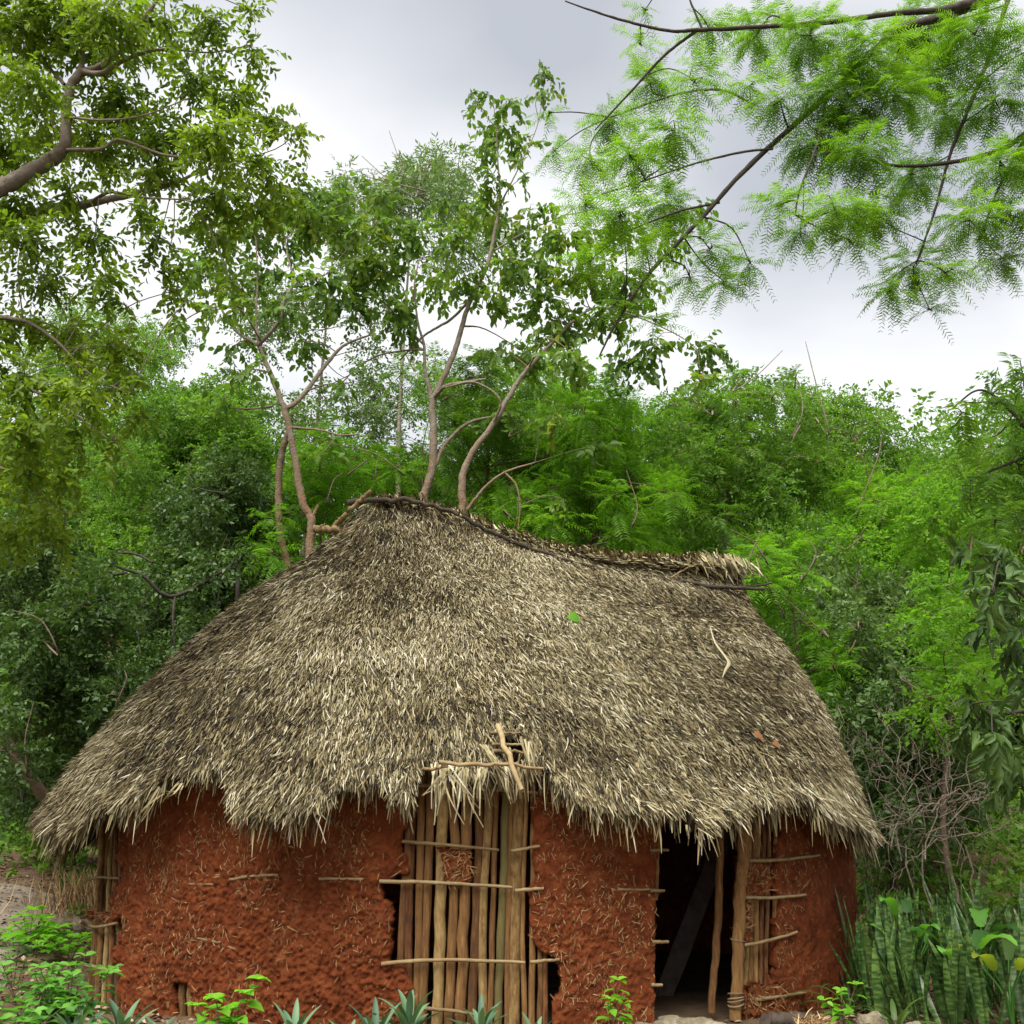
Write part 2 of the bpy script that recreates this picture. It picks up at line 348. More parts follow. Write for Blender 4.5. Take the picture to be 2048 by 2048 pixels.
# ------------------------------------------------------------------ ground
def gz(x, y):
    x = np.asarray(x, float); y = np.asarray(y, float)
    h = .95 * sstep(12.0, 20.0, y + .35 * np.abs(x + .3) - 1.5) * sstep(2.5, 5.5, np.abs(x + .2) + np.maximum(0, y - 13.8) * 1.2)
    return h + .05 * (fbm(x * .8, y * .8, 5) - .5) + .03 * (fbm(x * 4, y * 4, 8) - .5)
def gridmesh(xs, ys, zf):
    X, Y = np.meshgrid(xs, ys, indexing='xy'); Z = zf(X, Y)
    ny, nx = X.shape; i, j = np.meshgrid(np.arange(ny - 1), np.arange(nx - 1), indexing='ij')
    f = np.stack([i * nx + j, i * nx + j + 1, (i + 1) * nx + j + 1, (i + 1) * nx + j], -1).reshape(-1, 4)
    return np.stack([X, Y, Z], -1).reshape(-1, 3), f
def axis(lo, a, b, hi, st, k): return np.concatenate([lo + (a - lo) * (np.linspace(0, 1, k, endpoint=False)), np.arange(a, b, st), b + (hi - b) * np.linspace(0, 1, k) ** 2])
mb = MB(); v, f = gridmesh(axis(-300, -14, 14, 300, .12, 14), axis(-120, 0, 26, 400, .12, 14), gz); mb.add(v, f)
tag(mb.build('ground', 'dirt'), kind='structure')
# trodden path that passes the left end of the hut
mb = MB(); t = np.linspace(0, 1, 80); ctr = catmull([(-3.6, 3.0, 0), (-5.6, 7.5, 0), (-6.3, 11, 0), (-7.0, 14.0, 0), (-9.5, 15.8, 0), (-14, 16.8, 0)], 80)
tn = nrm(np.gradient(ctr, axis=0)); nn = np.stack([-tn[:, 1], tn[:, 0], 0 * t], 1); wv = np.linspace(-1, 1, 14)
PP = ctr[:, None] + nn[:, None] * (wv[None, :, None] * (1.05 + .25 * np.sin(t * 23))[:, None, None]); PP[..., 2] = gz(PP[..., 0], PP[..., 1]) + .012
i, j = np.meshgrid(np.arange(79), np.arange(13), indexing='ij'); mb.add(PP.reshape(-1, 3), np.stack([i * 14 + j, i * 14 + j + 1, (i + 1) * 14 + j + 1, (i + 1) * 14 + j], -1).reshape(-1, 4))
tag(mb.build('path', 'path_dirt'), kind='structure')

# ------------------------------------------------------------------ the hut
WPTS = [(-4.12, 11.7), (-4.02, 10.4), (-3.40, 9.45), (-2.0, 8.9), (-.5, 8.70), (.8, 8.76), (1.86, 9.05), (2.9, 9.75), (3.50, 10.9),
        (3.45, 12.2), (2.5, 13.4), (.5, 13.9), (-1.5, 13.8), (-3.2, 13.0)]
NW = 2000
WC, WLEN = closed_spline(WPTS, NW)
wt = nrm(np.roll(WC, -1, 0) - np.roll(WC, 1, 0)); WN = np.stack([wt[:, 1], -wt[:, 0]], 1)
iR = int(np.argmin(np.linalg.norm(WC - np.array([3.45, 12.2]), axis=1)))   # the front runs 0..iR
def on_wall(px, py, off=0.0):
    d = ray(px, py); a = d[:2] / np.linalg.norm(d[:2])
    q = WC[:iR]; cr = q[:, 0] * a[1] - q[:, 1] * a[0]; k = np.where(np.sign(cr[:-1]) != np.sign(cr[1:]))[0]
    if len(k): k = k[np.argmin(q[k, 1])]
    else: k = int(np.argmin(np.abs(cr)))
    p = q[k]; n = WN[k]; tt = np.dot(p, a) / np.linalg.norm(d[:2])
    P = CAM + d * tt
    return P + np.array([n[0], n[1], 0]) * off, np.array([n[0], n[1], 0])
hut = empty('thatched_hut', (0, 11.2, 0), 'round-ended red mud hut with exposed wall poles under a grey palm thatch roof', 'hut')

# mud that has fallen away, and the doorway (pixel outlines on the wall)
WIN = [
    [(836, 1500), (833, 1568), (815, 1640), (806, 1685), (818, 1752), (761, 1764), (764, 1792), (784, 1805), (781, 1923), (808, 1932), (814, 1955), (826, 1980), (838, 2100),
     (1096, 2100), (1103, 2014), (1118, 1970), (1116, 1922), (1062, 1900), (1064, 1800), (1066, 1668), (1069, 1588), (1075, 1500)],
    [(184, 1560), (186, 1665), (182, 1760), (190, 1770), (188, 1822), (172, 1845), (170, 1900), (160, 2000), (162, 2040), (238, 2040), (240, 1945), (224, 1915), (225, 1890), (246, 1888), (248, 1850), (222, 1830), (236, 1755), (240, 1660), (300, 1560)],
    [(343, 1968), (352, 2100), (388, 2100), (383, 1972), (362, 1964)],
    [(1486, 1500), (1488, 1720), (1534, 1716), (1552, 1690), (1576, 1628), (1640, 1622), (1640, 1500)],
    [(1484, 1800), (1482, 1972), (1534, 1974), (1546, 1880), (1548, 1800)],
    [(1541, 1715), (1545, 1800), (1540, 1960), (1549, 1960), (1553, 1810), (1549, 1715)],
]
DOOR = [(1322, 1400), (1318, 1700), (1313, 1850), (1310, 2100), (1478, 2100), (1482, 1850), (1488, 1400)]
nz_ = 190; HW = 2.12
zz = np.linspace(-.12, HW, nz_); si = np.arange(0, iR + 1)
Sg, Zg = np.meshgrid(si, zz, indexing='ij'); sl = Sg * WLEN / NW
base = np.concatenate([WC[si], np.zeros((len(si), 1))], 1)[:, None] + np.array([0, 0, 1.0]) * zz[None, :, None]
px, py = proj(base)
jx = (fbm(sl * 7, Zg * 7, 21) - .5) * 34; jy = (fbm(sl * 7 + 50, Zg * 7, 25) - .5) * 30
hole = np.zeros(px.shape, bool)
for w in WIN: hole |= inpoly(px + jx, py + jy, w)
door = inpoly(px + jx * .35, py, DOOR)
sx = np.interp(px, [150, 300, 700, 800, 1060, 1330, 1500, 1600, 1720], [.9, .9, 1, 1, .75, .6, .7, .35, .15])
rough = sx * np.clip(sstep(1.75, .9, Zg) + .25, 0, 1)
cl_ = 1 - worley(sl * 13 + fbm(sl * 9, Zg * 9, 2) * .8, Zg * 13, 4); cl2 = 1 - worley(sl * 22 + fbm(sl * 15, Zg * 15, 6) * .8, Zg * 22, 7); cl3 = 1 - worley(sl * 40, Zg * 40, 17)
disp = .045 * (fbm(sl * 1.6, Zg * 1.6, 31) - .5) + .022 * (fbm(sl * 12, Zg * 12, 33) - .5) + rough * (.020 * (cl_ - .5) + .030 * np.clip(cl2 - .45, 0, 1) + .026 * np.clip(cl3 - .4, 0, 1) + .040 * (fbm(sl * 45, Zg * 45, 40, 3) - .5))
edge = hole | door
soft = edge.astype(float)
for _ in range(4): soft = (np.roll(soft, 1, 0) + np.roll(soft, -1, 0) + np.roll(soft, 1, 1) + np.roll(soft, -1, 1) + soft) / 5
disp = disp - .05 * np.clip(soft * 1.6, 0, 1)
nrm3 = np.concatenate([WN[si], np.zeros((len(si), 1))], 1)
outer = base + nrm3[:, None] * (disp[..., None] + .012)
inner = base - nrm3[:, None] * .115
mudr = np.clip(.5 + (fbm(sl * 3, Zg * 3, 61) - .5) * 1.3 + .25 * (cl_ - .5), 0, 1)
def cellkeep(h): return ~(h[:-1, :-1] | h[1:, :-1] | h[:-1, 1:] | h[1:, 1:])
keep = cellkeep(edge)
idx = np.arange(px.size).reshape(px.shape)
q = np.stack([idx[:-1, :-1], idx[1:, :-1], idx[1:, 1:], idx[:-1, 1:]], -1)
mb = MB(); mb.add(outer.reshape(-1, 3), q[keep], mudr.ravel())
nout = px.size; mb2f = q[keep][:, ::-1] + nout
side = []
kp = np.pad(keep, 1)
K0 = kp[1:-1, 1:-1]
for (nb, a, b) in ((kp[:-2, 1:-1], 0, 3), (kp[2:, 1:-1], 2, 1), (kp[1:-1, :-2], 1, 0), (kp[1:-1, 2:], 3, 2)):
    s_ = K0 & ~nb; qq = q[s_]; side.append(np.stack([qq[:, a], qq[:, b], qq[:, b] + nout, qq[:, a] + nout], 1))
allv = np.concatenate([outer.reshape(-1, 3), inner.reshape(-1, 3)])
mb = MB(); mb.add(allv, np.concatenate([q[keep], mb2f] + side), np.concatenate([mudr.ravel(), mudr.ravel() * .8]))
# back half of the wall, plainer
sb = np.concatenate([np.arange(iR, NW, 5), [NW]]) % NW; zb = np.linspace(-.12, HW, 40)
Sb, Zb = np.meshgrid(sb * WLEN / NW, zb, indexing='ij')
bb = np.concatenate([WC[sb], np.zeros((len(sb), 1))], 1)[:, None] + np.array([0, 0, 1.0]) * zb[None, :, None]
n3 = np.concatenate([WN[sb], np.zeros((len(sb), 1))], 1)[:, None]
for o_, fl in ((.012 + .07 * (fbm(Sb * 6, Zb * 6, 77) - .5), 1), (np.full(Sb.shape, -.115), -1)):
    vv = bb + n3 * o_[..., None]; ii = np.arange(Sb.size).reshape(Sb.shape)
    qb = np.stack([ii[:-1, :-1], ii[1:, :-1], ii[1:, 1:], ii[:-1, 1:]], -1).reshape(-1, 4)
    mb.add(vv.reshape(-1, 3), qb[:, ::fl], .5)
# straw bedded in the mud
cells = np.argwhere(keep); ns = 6800
c = cells[rng.integers(0, len(cells), ns * 3)]
dens = np.clip(fbm(c[:, 0] * WLEN / NW * 3.4, zz[c[:, 1]] * 3.4, 91) * 3.4 - 1.25, 0.04, 1) * np.interp(px[c[:, 0], c[:, 1]], [150, 700, 1060, 1100, 1540, 1600, 1720], [.8, .8, 1, 1, 1, .5, .15])
c = c[rng.random(len(c)) < dens][:ns]; ns = len(c)
P = outer[c[:, 0], c[:, 1]] + nrm3[c[:, 0]] * .006
tg = np.concatenate([wt[si][c[:, 0]], np.zeros((ns, 1))], 1)
an = np.where(rng.random(ns) < .5, rng.normal(1.5, .5, ns), rng.random(ns) * 6.28)
D = tg * np.cos(an)[:, None] + np.array([0, 0, 1.0]) * np.sin(an)[:, None] + nrm3[c[:, 0]] * rng.normal(.10, .16, ns)[:, None]
leaves(mb, P, D, nrm3[c[:, 0]] + ball(ns) * .4, rng.gamma(1.8, .016, ns) + .012, .003 + .005 * rng.random(ns), 'strip', rng.random(ns) * .65, 1)
mb.build('mud_wall', ['mud', 'straw'], hut)

def pole(pts, r, name='wall_pole', rnd=None, material='pole', off=-.055, sides=9, lump=.07, n=16, parent=None, taper=.92):
    P = np.array([on_wall(x, y, off)[0] for x, y in pts]); P = catmull(P, n)
    P[1:-1] += rng.normal(size=(n - 2, 3)) * r * .10; k_ = np.linspace(0, 1, n)[:, None]; P = P + (np.sin(k_ * (5 + 5 * rng.random()) + rng.random() * 6) * np.array([1, .3, 0]) * r * (.08 + .18 * rng.random()) if name == 'wall_pole' else 0)
    if name == 'wall_pole' and material == 'pole': material = ['pole', 'pole_red', 'pole', 'pole_tan', 'pole'][rng.integers(5)]; rnd = rng.random()
    b = MB(); tube(b, P, np.linspace(r, r * taper, n), sides, rng.random() if rnd is None else rnd, 0, lump)
    return b.build(name, material, parent or hut)
Z = lambda a: 650 + a * .33535
# central run of exposed poles: (x at 1600, x at 2060, width in zoom pixels, top y, tint)
CP_ = [(505, 418, 40, 1752, .45), (520, 478, 46, 1700, .30), (575, 528, 44, 1520, .35), (628, 578, 48, 1510, .42), (702, 655, 64, 1515, .85), (765, 738, 54, 1510, .40),
       (843, 812, 62, 1505, .48), (910, 872, 52, 1508, .22), (972, 940, 50, 1500, .52), (1020, 985, 32, 1510, .35), (1076, 1030, 48, 1500, .60), (1110, 1086, 36, 1512, .55),
       (1160, 1130, 62, 1500, .50), (1200, 1192, 32, 1505, .45), (1245, 1240, 38, 1540, .12), (1290, 1285, 30, 1600, .10), (1322, 1318, 30, 1700, .30)]
for a, b_, w, ty, tint in CP_:
    o = pole([(Z(a) + (1600 - ty) * .05, ty), (Z(a), 1600), (Z((a + b_) / 2) + rng.normal() * 2, 1830), (Z(b_), 2075)], w * .33535 / F * 8.3 * .56, rnd=tint, material='pole_tan' if a in (702, 972) else 'pole')
    if a == 1076: o['label'] = 'olive green wall pole'; pass
M['pole_green'] = mat('pole_green', [(.07, .055, .018), (.17, .135, .045), (.28, .23, .09)], .75, True, 7, 0, .25, (40, .012), stretch=(5, 5, .7))
for o in hut.children:
    if o.get('label'): o.data.materials[0] = M['pole_green']
# left run, right run and the small gap low on the left
for x0, x1, w in ((192, 166, 12), (198, 172, 12), (203, 178, 13), (212, 192, 11), (222, 207, 13), (234, 222, 11), (243, 236, 12)):
    pole([(x0, 1560), (x0 - 2, 1700), ((x0 + x1) / 2, 1840), (x1, 2040)], w / F * 9.4 * .5, rnd=rng.random() * .6 + .1)
for x0, x1, w in ((1496, 1488, 13), (1508, 1499, 11), (1517, 1508, 11), (1527, 1518, 11), (1537, 1529, 10), (1548, 1540, 9), (1560, 1556, 10), (1571, 1570, 10), (1584, 1584, 10), (1600, 1601, 10)):
    pole([(x0 + 2, 1560), (x0, 1650), ((x0 + x1) / 2, 1800), (x1, 1990)], w / F * 9.0 * .5, rnd=.35 + rng.random() * .55)
for x, w in ((357, 15), (372, 12), (384, 11)):
    pole([(x, 1940), (x + 1, 2080)], w / F * 8.6 * .5, rnd=.3 + .3 * rng.random())
# horizontal wattle sticks
def stick(pts, r=.016, off=.035, name='wattle_stick', rnd=None, material='stick'):
    return pole(pts, r, name, rnd, material, off, 7, .12, 12, taper=.75)
for pts in ([(806, 1683), (900, 1690), (998, 1700)], [(1022, 1702), (1050, 1698), (1079, 1692)], [(761, 1762), (880, 1765), (1024, 1774)], [(1030, 1781), (1087, 1776)],
            [(765, 1927), (860, 1919), (960, 1920), (1050, 1924)], [(850, 2015), (905, 2020), (955, 2029)], [(838, 1571), (950, 1577), (1075, 1586)],
            [(180, 1761), (205, 1754), (244, 1756)], [(168, 1843), (190, 1852), (215, 1852), (240, 1845)], [(160, 1925), (190, 1932), (243, 1944)],
            [(1492, 1721), (1550, 1720), (1632, 1710)], [(1485, 1795), (1540, 1795), (1605, 1789)], [(1482, 1890), (1530, 1881), (1588, 1863)], [(1505, 1998), (1545, 1993), (1605, 1983)],
            [(1298, 1700), (1334, 1700)], [(1298, 1781), (1326, 1781)], [(1302, 1883), (1334, 1883)], [(1300, 1969), (1322, 1969)], [(1060, 1923), (1118, 1918)], [(1570, 1622), (1640, 1622)]):
    stick(pts)
for pts in ([(378, 1768), (430, 1769)], [(462, 1759), (510, 1752), (558, 1750)], [(640, 1757), (728, 1758)], [(398, 1876), (436, 1884), (474, 1898)], [(1222, 1779), (1300, 1779)]):
    stick(pts, .013, .022)
# door posts with rope
dp = pole([(1496, 1560), (1484, 1668), (1480, 1735), (1474, 1805), (1471, 1903), (1466, 2040)], .052, 'door_post', .80, 'pole', .03, 12, .04, 26, taper=.95)
b = MB()
for yy in (1985, 1992, 1999, 2006):
    p0, n0 = on_wall(1467, yy, .03); a = np.linspace(0, 6.6, 22); ex = np.array([-n0[1], n0[0], 0])
    tube(b, p0 + np.cos(a)[:, None] * ex * .062 + np.sin(a)[:, None] * n0 * .062 + np.array([0, 0, 1.0]) * (rng.normal() * .01 + .012 * np.sin(a + yy))[:, None], .007, 6, rng.random())
b.build('rope_lashing', 'rope', dp)
b = MB(); p0, n0 = on_wall(1471, 1883, .03); a = np.linspace(0, 6.6, 22); ex = np.array([-n0[1], n0[0], 0])
tube(b, p0 + np.cos(a)[:, None] * ex * .057 + np.sin(a)[:, None] * n0 * .057 + np.array([0, 0, .006]) * a[:, None], .005, 6, .4); b.build('rope_lashing', 'rope', dp)
pole([(1462, 1560), (1455, 1660), (1452, 1800), (1446, 1900), (1436, 2030)], .034, 'door_post', .42, 'pole', -.10, 10, .06, 20)
pole([(1326, 1560), (1318, 1700), (1313, 1800)], .030, 'door_post', .7, 'pole', -.05, 9, .06, 14)
# loose mud patches left on the poles
def mud_patch(poly, n=34, off=-.02):
    xs = [p[0] for p in poly]; ys = [p[1] for p in poly]; X, Y = np.meshgrid(np.linspace(min(xs), max(xs), n), np.linspace(min(ys), max(ys), n), indexing='ij')
    jx = (fbm(X / 18, Y / 18, 5) - .5) * 22
    k = inpoly(X + jx, Y + jx, poly); P = np.zeros(X.shape + (3,))
    for i in range(n):
        for j in range(n): P[i, j] = on_wall(X[i, j], Y[i, j], off + .035 * fbm(X[i, j] / 9, Y[i, j] / 9, 3) + .02 * vn(X[i, j] / 3, Y[i, j] / 3, 4))[0]
    back = np.array([[on_wall(X[i, j], Y[i, j], off - .05)[0] for j in range(n)] for i in range(n)])
    ii = np.arange(n * n).reshape(n, n); qq = np.stack([ii[:-1, :-1], ii[:-1, 1:], ii[1:, 1:], ii[1:, :-1]], -1); kk = cellkeep(~k)
    kp = np.pad(kk, 1); sd_ = []
    for (nb, a, b_) in ((kp[:-2, 1:-1], 0, 1), (kp[2:, 1:-1], 2, 3), (kp[1:-1, :-2], 3, 0), (kp[1:-1, 2:], 1, 2)):
        s_ = kk & ~nb; t_ = qq[s_]; sd_.append(np.stack([t_[:, a], t_[:, b_], t_[:, b_] + n * n, t_[:, a] + n * n], 1))
    b = MB(); b.add(np.concatenate([P.reshape(-1, 3), back.reshape(-1, 3)]), np.concatenate([qq[kk], qq[kk][:, ::-1] + n * n] + sd_), .55)
    cc = np.argwhere(kk); cc = cc[rng.integers(0, len(cc), 90)]; p = P[cc[:, 0], cc[:, 1]]; n0 = on_wall(np.mean(xs), np.mean(ys))[1]
    an = rng.random(90) * 6.28; D = np.stack([np.cos(an), 0 * an, np.sin(an)], 1) + n0 * .25
    leaves(b, p, D, n0 + ball(90) * .3, rng.random(90) * .07 + .03, .008, 'strip', rng.random(90) * .5, 1)
    return b.build('mud_patch', ['mud', 'straw'], hut)
mud_patch([(874, 1694), (938, 1697), (946, 1720), (944, 1764), (905, 1772), (890, 1766), (882, 1730)])
mud_patch([(1484, 1726), (1536, 1722), (1544, 1760), (1538, 1796), (1484, 1796)], 28)
mud_patch([(1482, 1800), (1500, 1800), (1504, 1850), (1500, 1885), (1480, 1885)], 22)
mud_patch([(172, 1818), (232, 1826), (236, 1850), (174, 1842)], 24, -.03)
mud_patch([(1484, 1965), (1552, 1962), (1575, 1990), (1560, 2030), (1484, 2035)], 26, .0)

# ---- roof
EP = [(-4.88, 11.6, 1.56, 0), (-4.76, 10.4, 1.56, 0), (-4.0, 9.22, 1.56, 0), (-2.6, 8.4, 1.55, .02), (-.6, 8.1, 1.60, .26), (1.1, 8.2, 1.60, .56), (2.32, 8.64, 1.62, .84), (3.2, 9.55, 1.62, 1),
      (3.60, 10.9, 1.60, 1), (3.55, 12.3, 1.56, 1), (2.8, 13.5, 1.5, .95), (.8, 14.4, 1.5, .55), (-1.6, 14.4, 1.5, .22), (-3.7, 13.7, 1.5, 0), (-4.8, 12.7, 1.5, 0)]
NU = 900
EC, ELEN = closed_spline(EP, NU); Et = np.clip(EC[:, 3], 0, 1); EC = EC[:, :3]
RIDGE = catmull([at(748, 1006, 11.2), at(800, 1004, 11.25), at(925, 1034, 11.45), at(1060, 1082, 11.65), at(1200, 1115, 11.9), at(1330, 1132, 12.1), at(1455, 1142, 12.3)], 80)
RIDGE[:, 2] -= .05
et = nrm(np.roll(EC, -1, 0) - np.roll(EC, 1, 0)); EN = nrm(np.stack([et[:, 1], -et[:, 0], 0 * et[:, 0]], 1))
def ridge_at(t): return np.stack([np.interp(t, np.linspace(0, 1, 80), RIDGE[:, j]) for j in range(3)], -1)
RC = ridge_at(Et) + EN * .10
slope = nrm(EC - RC); RN = nrm(np.cross(et, slope)); RN *= np.sign(RN[:, 2:3])
SL = np.linalg.norm(EC - RC, axis=1)
BUL = .12 + .10 * np.clip(-EN[:, 0], 0, 1) - .02 * np.clip(EN[:, 0], 0, 1)
def interp_u(A, u):
    u = np.mod(u, NU); i = u.astype(int); f = (u - i)[..., None]; return A[i % NU] * (1 - f) + A[(i + 1) % NU] * f
def roof(u, r, off=0.0):
    u = np.asarray(u, float); r = np.asarray(r, float)
    a, b, n = interp_u(RC, u), interp_u(EC, u), interp_u(RN, u); bl = interp_u(BUL[:, None], u)[..., 0]
    h = bl * np.sin(np.pi * np.clip(r, 0, 1) ** 1.35) - .10 * np.exp(-(r / .12) ** 2) * 0
    h = h - .10 * np.sin(np.pi * np.clip(r / .35, 0, 1)) * .8
    lump = .05 * (fbm(u / 22., r * 9, 55) - .5) * 2
    return a + (b - a) * r[..., None] + n * (h + lump + off)[..., None]
PROF = np.array([(40, 1600), (55, 1650), (62, 1672), (83, 1680), (134, 1690), (150, 1668), (163, 1660), (181, 1640), (254, 1640), (275, 1622), (312, 1596), (322, 1565), (345, 1560), (366, 1574), (446, 1569), (449, 1640), (464, 1655),
                 (580, 1660), (645, 1645), (670, 1600), (688, 1588), (700, 1594), (767, 1588), (777, 1626), (814, 1628), (828, 1600), (838, 1545), (885, 1545), (891, 1566), (925, 1580), (965, 1584), (985, 1560), (1049, 1560),
                 (1086, 1550), (1113, 1600), (1136, 1628), (1170, 1640), (1217, 1648), (1318, 1648), (1358, 1645), (1378, 1630), (1391, 1688), (1428, 1680), (1448, 1648), (1472, 1672), (1505, 1626), (1552, 1630), (1583, 1614),
                 (1633, 1617), (1653, 1650), (1680, 1658), (1717, 1664), (1747, 1690), (1774, 1694), (1800, 1700)], float)
rs = np.linspace(.75, 1.35, 121); uu = np.arange(NU)
PG = roof(uu[:, None] * np.ones(121), rs[None] * np.ones((NU, 1))); gx, gy = proj(PG)
tgt = np.interp(gx, PROF[:, 0], PROF[:, 1])
hit = gy >= tgt - 8
RL = np.where(hit.any(1), rs[np.argmax(hit, 1)], 1.08)
front = (EC[:, 1] < 11.3)
RL = np.where(front, np.clip(RL - .028, .80, 1.2), 1.06 + .08 * (vn(uu / 7., uu * 0., 3) - .5))
HOLE = [(992, 1478), (1008, 1466), (1046, 1474), (1054, 1500), (1050, 1540), (1030, 1546), (1004, 1530)]
nr = 90; rg = np.linspace(0, 1, nr)
U2, R2 = np.meshgrid(np.arange(NU), rg, indexing='ij'); RR = R2 * (RL[:, None] - .035)
o1 = roof(U2, RR, -.05); o2 = roof(U2, RR, -.19)
hx, hy = proj(roof(U2, RR, 0)); hk = inpoly(hx, hy, HOLE) & front[:, None]
ii = np.arange(NU * nr).reshape(NU, nr); i2 = np.roll(ii, -1, 0)
qq = np.stack([ii[:, :-1], i2[:, :-1], i2[:, 1:], ii[:, 1:]], -1); kk = ~(hk[:, :-1] | hk[:, 1:])
lastc = np.stack([ii[:, -1], i2[:, -1], i2[:, -1] + NU * nr, ii[:, -1] + NU * nr], -1)
th = MB(); th.add(np.concatenate([o1.reshape(-1, 3), o2.reshape(-1, 3)]), np.concatenate([qq[kk][:, ::-1], qq[kk] + NU * nr, lastc]), .3, 1)
# palm leaf strips in tufts
def strips(mb, u, r, phi, L, w, lift, rnd, off, roll, sag=0.0):
    n = len(u); N0 = interp_u(RN, u); P0 = roof(u, r, off)
    d0 = nrm(roof(u, r + .03, off) - P0); N0 = nrm(N0 - d0 * (N0 * d0).sum(1, keepdims=True)); s0 = np.cross(N0, d0)
    d = d0 * np.cos(phi)[:, None] + s0 * np.sin(phi)[:, None]; s = np.cross(N0, d)
    sd_ = s * np.cos(roll)[:, None] + N0 * np.sin(roll)[:, None]
    ks = np.array([0, .35, .7, 1.0]); ws = np.array([.8, 1, .85, .25]); curl = rng.normal(0, .16, n)
    V = np.zeros((n, 4, 2, 3))
    for i, k in enumerate(ks):
        c = P0 + d * (L * k)[:, None] + N0 * (lift * k ** 1.3)[:, None] + s * (curl * L * k * k)[:, None] + np.array([0, 0, -1.0]) * (sag * k * k * L)[:, None]
        V[:, i, 0] = c + sd_ * (w * ws[i] * .5)[:, None]; V[:, i, 1] = c - sd_ * (w * ws[i] * .5)[:, None]
    f = np.concatenate([np.array([(2 * i, 2 * i + 1, 2 * i + 3, 2 * i + 2)]) for i in range(3)])
    F_ = (f[None] + (np.arange(n) * 8)[:, None, None]).reshape(-1, 4)
    mb.add(V.reshape(-1, 3), F_, np.repeat(rnd, 8), 0)
wide = np.linalg.norm(np.roll(EC, -1, 0) - EC, axis=1); widr = np.linalg.norm(np.roll(RC, -1, 0) - RC, axis=1)
nT = 84000
u = rng.random(nT * 4) * NU; r = rng.random(nT * 4) * 1.0
ui = u.astype(int); acc = (wide[ui] * r + widr[ui] * (1 - r)) / wide.max() * (SL[ui] / SL.max())
acc *= np.where(front[ui] | (np.abs(EN[ui, 0]) > .75), 1, .35)
kk_ = rng.random(len(u)) < acc + .03; u, r = u[kk_][:nT], r[kk_][:nT]
r = r * RL[u.astype(int)] + .005
tphi = rng.normal(0, .15, len(u)) + .8 * (fbm(u / 26, r * 7, 71) - .5) + .30 * sstep(-1.0, 2.2, EC[u.astype(int), 0]) * front[u.astype(int)]
ttone = np.clip(.46 + .85 * (fbm(u / 40, r * 5, 73) - .5) + .06 * np.sin(r * 60 + 6 * fbm(u / 30, r * 3, 79)) + rng.normal(0, .13, len(u)), 0, 1)
PER = 5
u5 = np.repeat(u, PER) + rng.normal(0, 2.2, len(u) * PER); r5 = np.repeat(r, PER) + rng.normal(0, .012, len(u) * PER)
uw = np.mod(u5, NU); r5 = np.minimum(r5, RL[uw.astype(int) % NU] - .002 - .02 * rng.random(len(u5)))
hx, hy = proj(roof(uw, r5)); okk = ~(inpoly(hx, hy + 8, HOLE)); n5 = len(u5)
phi = np.repeat(tphi, PER) + rng.normal(0, .19, n5); tone = np.clip(np.repeat(ttone, PER) + rng.normal(0, .27, n5), 0, 1)
L5 = np.clip(rng.gamma(5, .0165, n5), .03, .22); near_e = r5 > RL[uw.astype(int) % NU] - .06
L5 = np.where(near_e, np.clip(L5, .06, .17), L5)
sl_ = (.0045 + .0075 * rng.random(n5))
def sub(a): return a[okk]
strips(th, sub(uw), sub(r5), sub(phi), sub(L5), sub(sl_), sub(np.abs(rng.normal(.018, .022, n5))), sub(tone), sub(rng.random(n5) * .07 - .045), sub(rng.normal(0, .85, n5)), sag=.25)
# ragged eave fringe
nE = 6500; u = rng.random(nE) * NU; ui = u.astype(int)
rE = RL[ui] - rng.random(nE) * .05; Lf = np.clip(rng.gamma(3, .026, nE), .03, .18)
strips(th, u, rE, rng.normal(0, .25, nE), Lf, .009 + .010 * rng.random(nE), rng.normal(-.01, .025, nE), np.clip(rng.normal(.42, .2, nE), 0, 1), -rng.random(nE) * .14, rng.normal(0, .8, nE), sag=.9)
# long loose strips over the poles and beside the hole
def hang(px0, py0, px1, py1, n, wpx, tone=.65):
    for _ in range(n):
        a = np.array([px0 + rng.normal() * wpx, py0 + rng.normal() * 6]); e_ = np.array([px1 + rng.normal() * wpx * 1.6, py1 + rng.normal() * 16])
        Yd = 8.12 - rng.random() * .08
        P = catmull(np.array([at(*a, Yd + .1), at(*((a + e_) / 2 + rng.normal(size=2) * 4), Yd), at(*e_, Yd + .03)]), 7)
        s = nrm(np.array([1.0, rng.normal() * .5, 0])); wd = np.linspace(.009, .004, 7)[:, None]
        V = np.stack([P + s * wd, P - s * wd], 1).reshape(-1, 3); k = np.arange(6)
        th.add(V, np.stack([2 * k, 2 * k + 1, 2 * k + 3, 2 * k + 2], 1), tone + rng.normal() * .15, 0)
hang(968, 1490, 1020, 1575, 10, 4, .6); hang(905, 1535, 905, 1600, 14, 22, .55); hang(925, 1535, 925, 1630, 6, 8, .7); hang(965, 1540, 962, 1600, 8, 6, .6); hang(1054, 1480, 1066, 1560, 8, 9, .5)
hang(870, 1530, 872, 1625, 6, 4, .6); hang(1010, 1530, 1026, 1590, 7, 5, .75); hang(1375, 1640, 1378, 1705, 2, 2, .3); hang(322, 1575, 268, 1640, 5, 4, .5); hang(360, 1570, 335, 1606, 7, 5, .5)
roofo = th.build('thatch_roof', ['thatch', 'thatch_core'], hut, smooth=False)
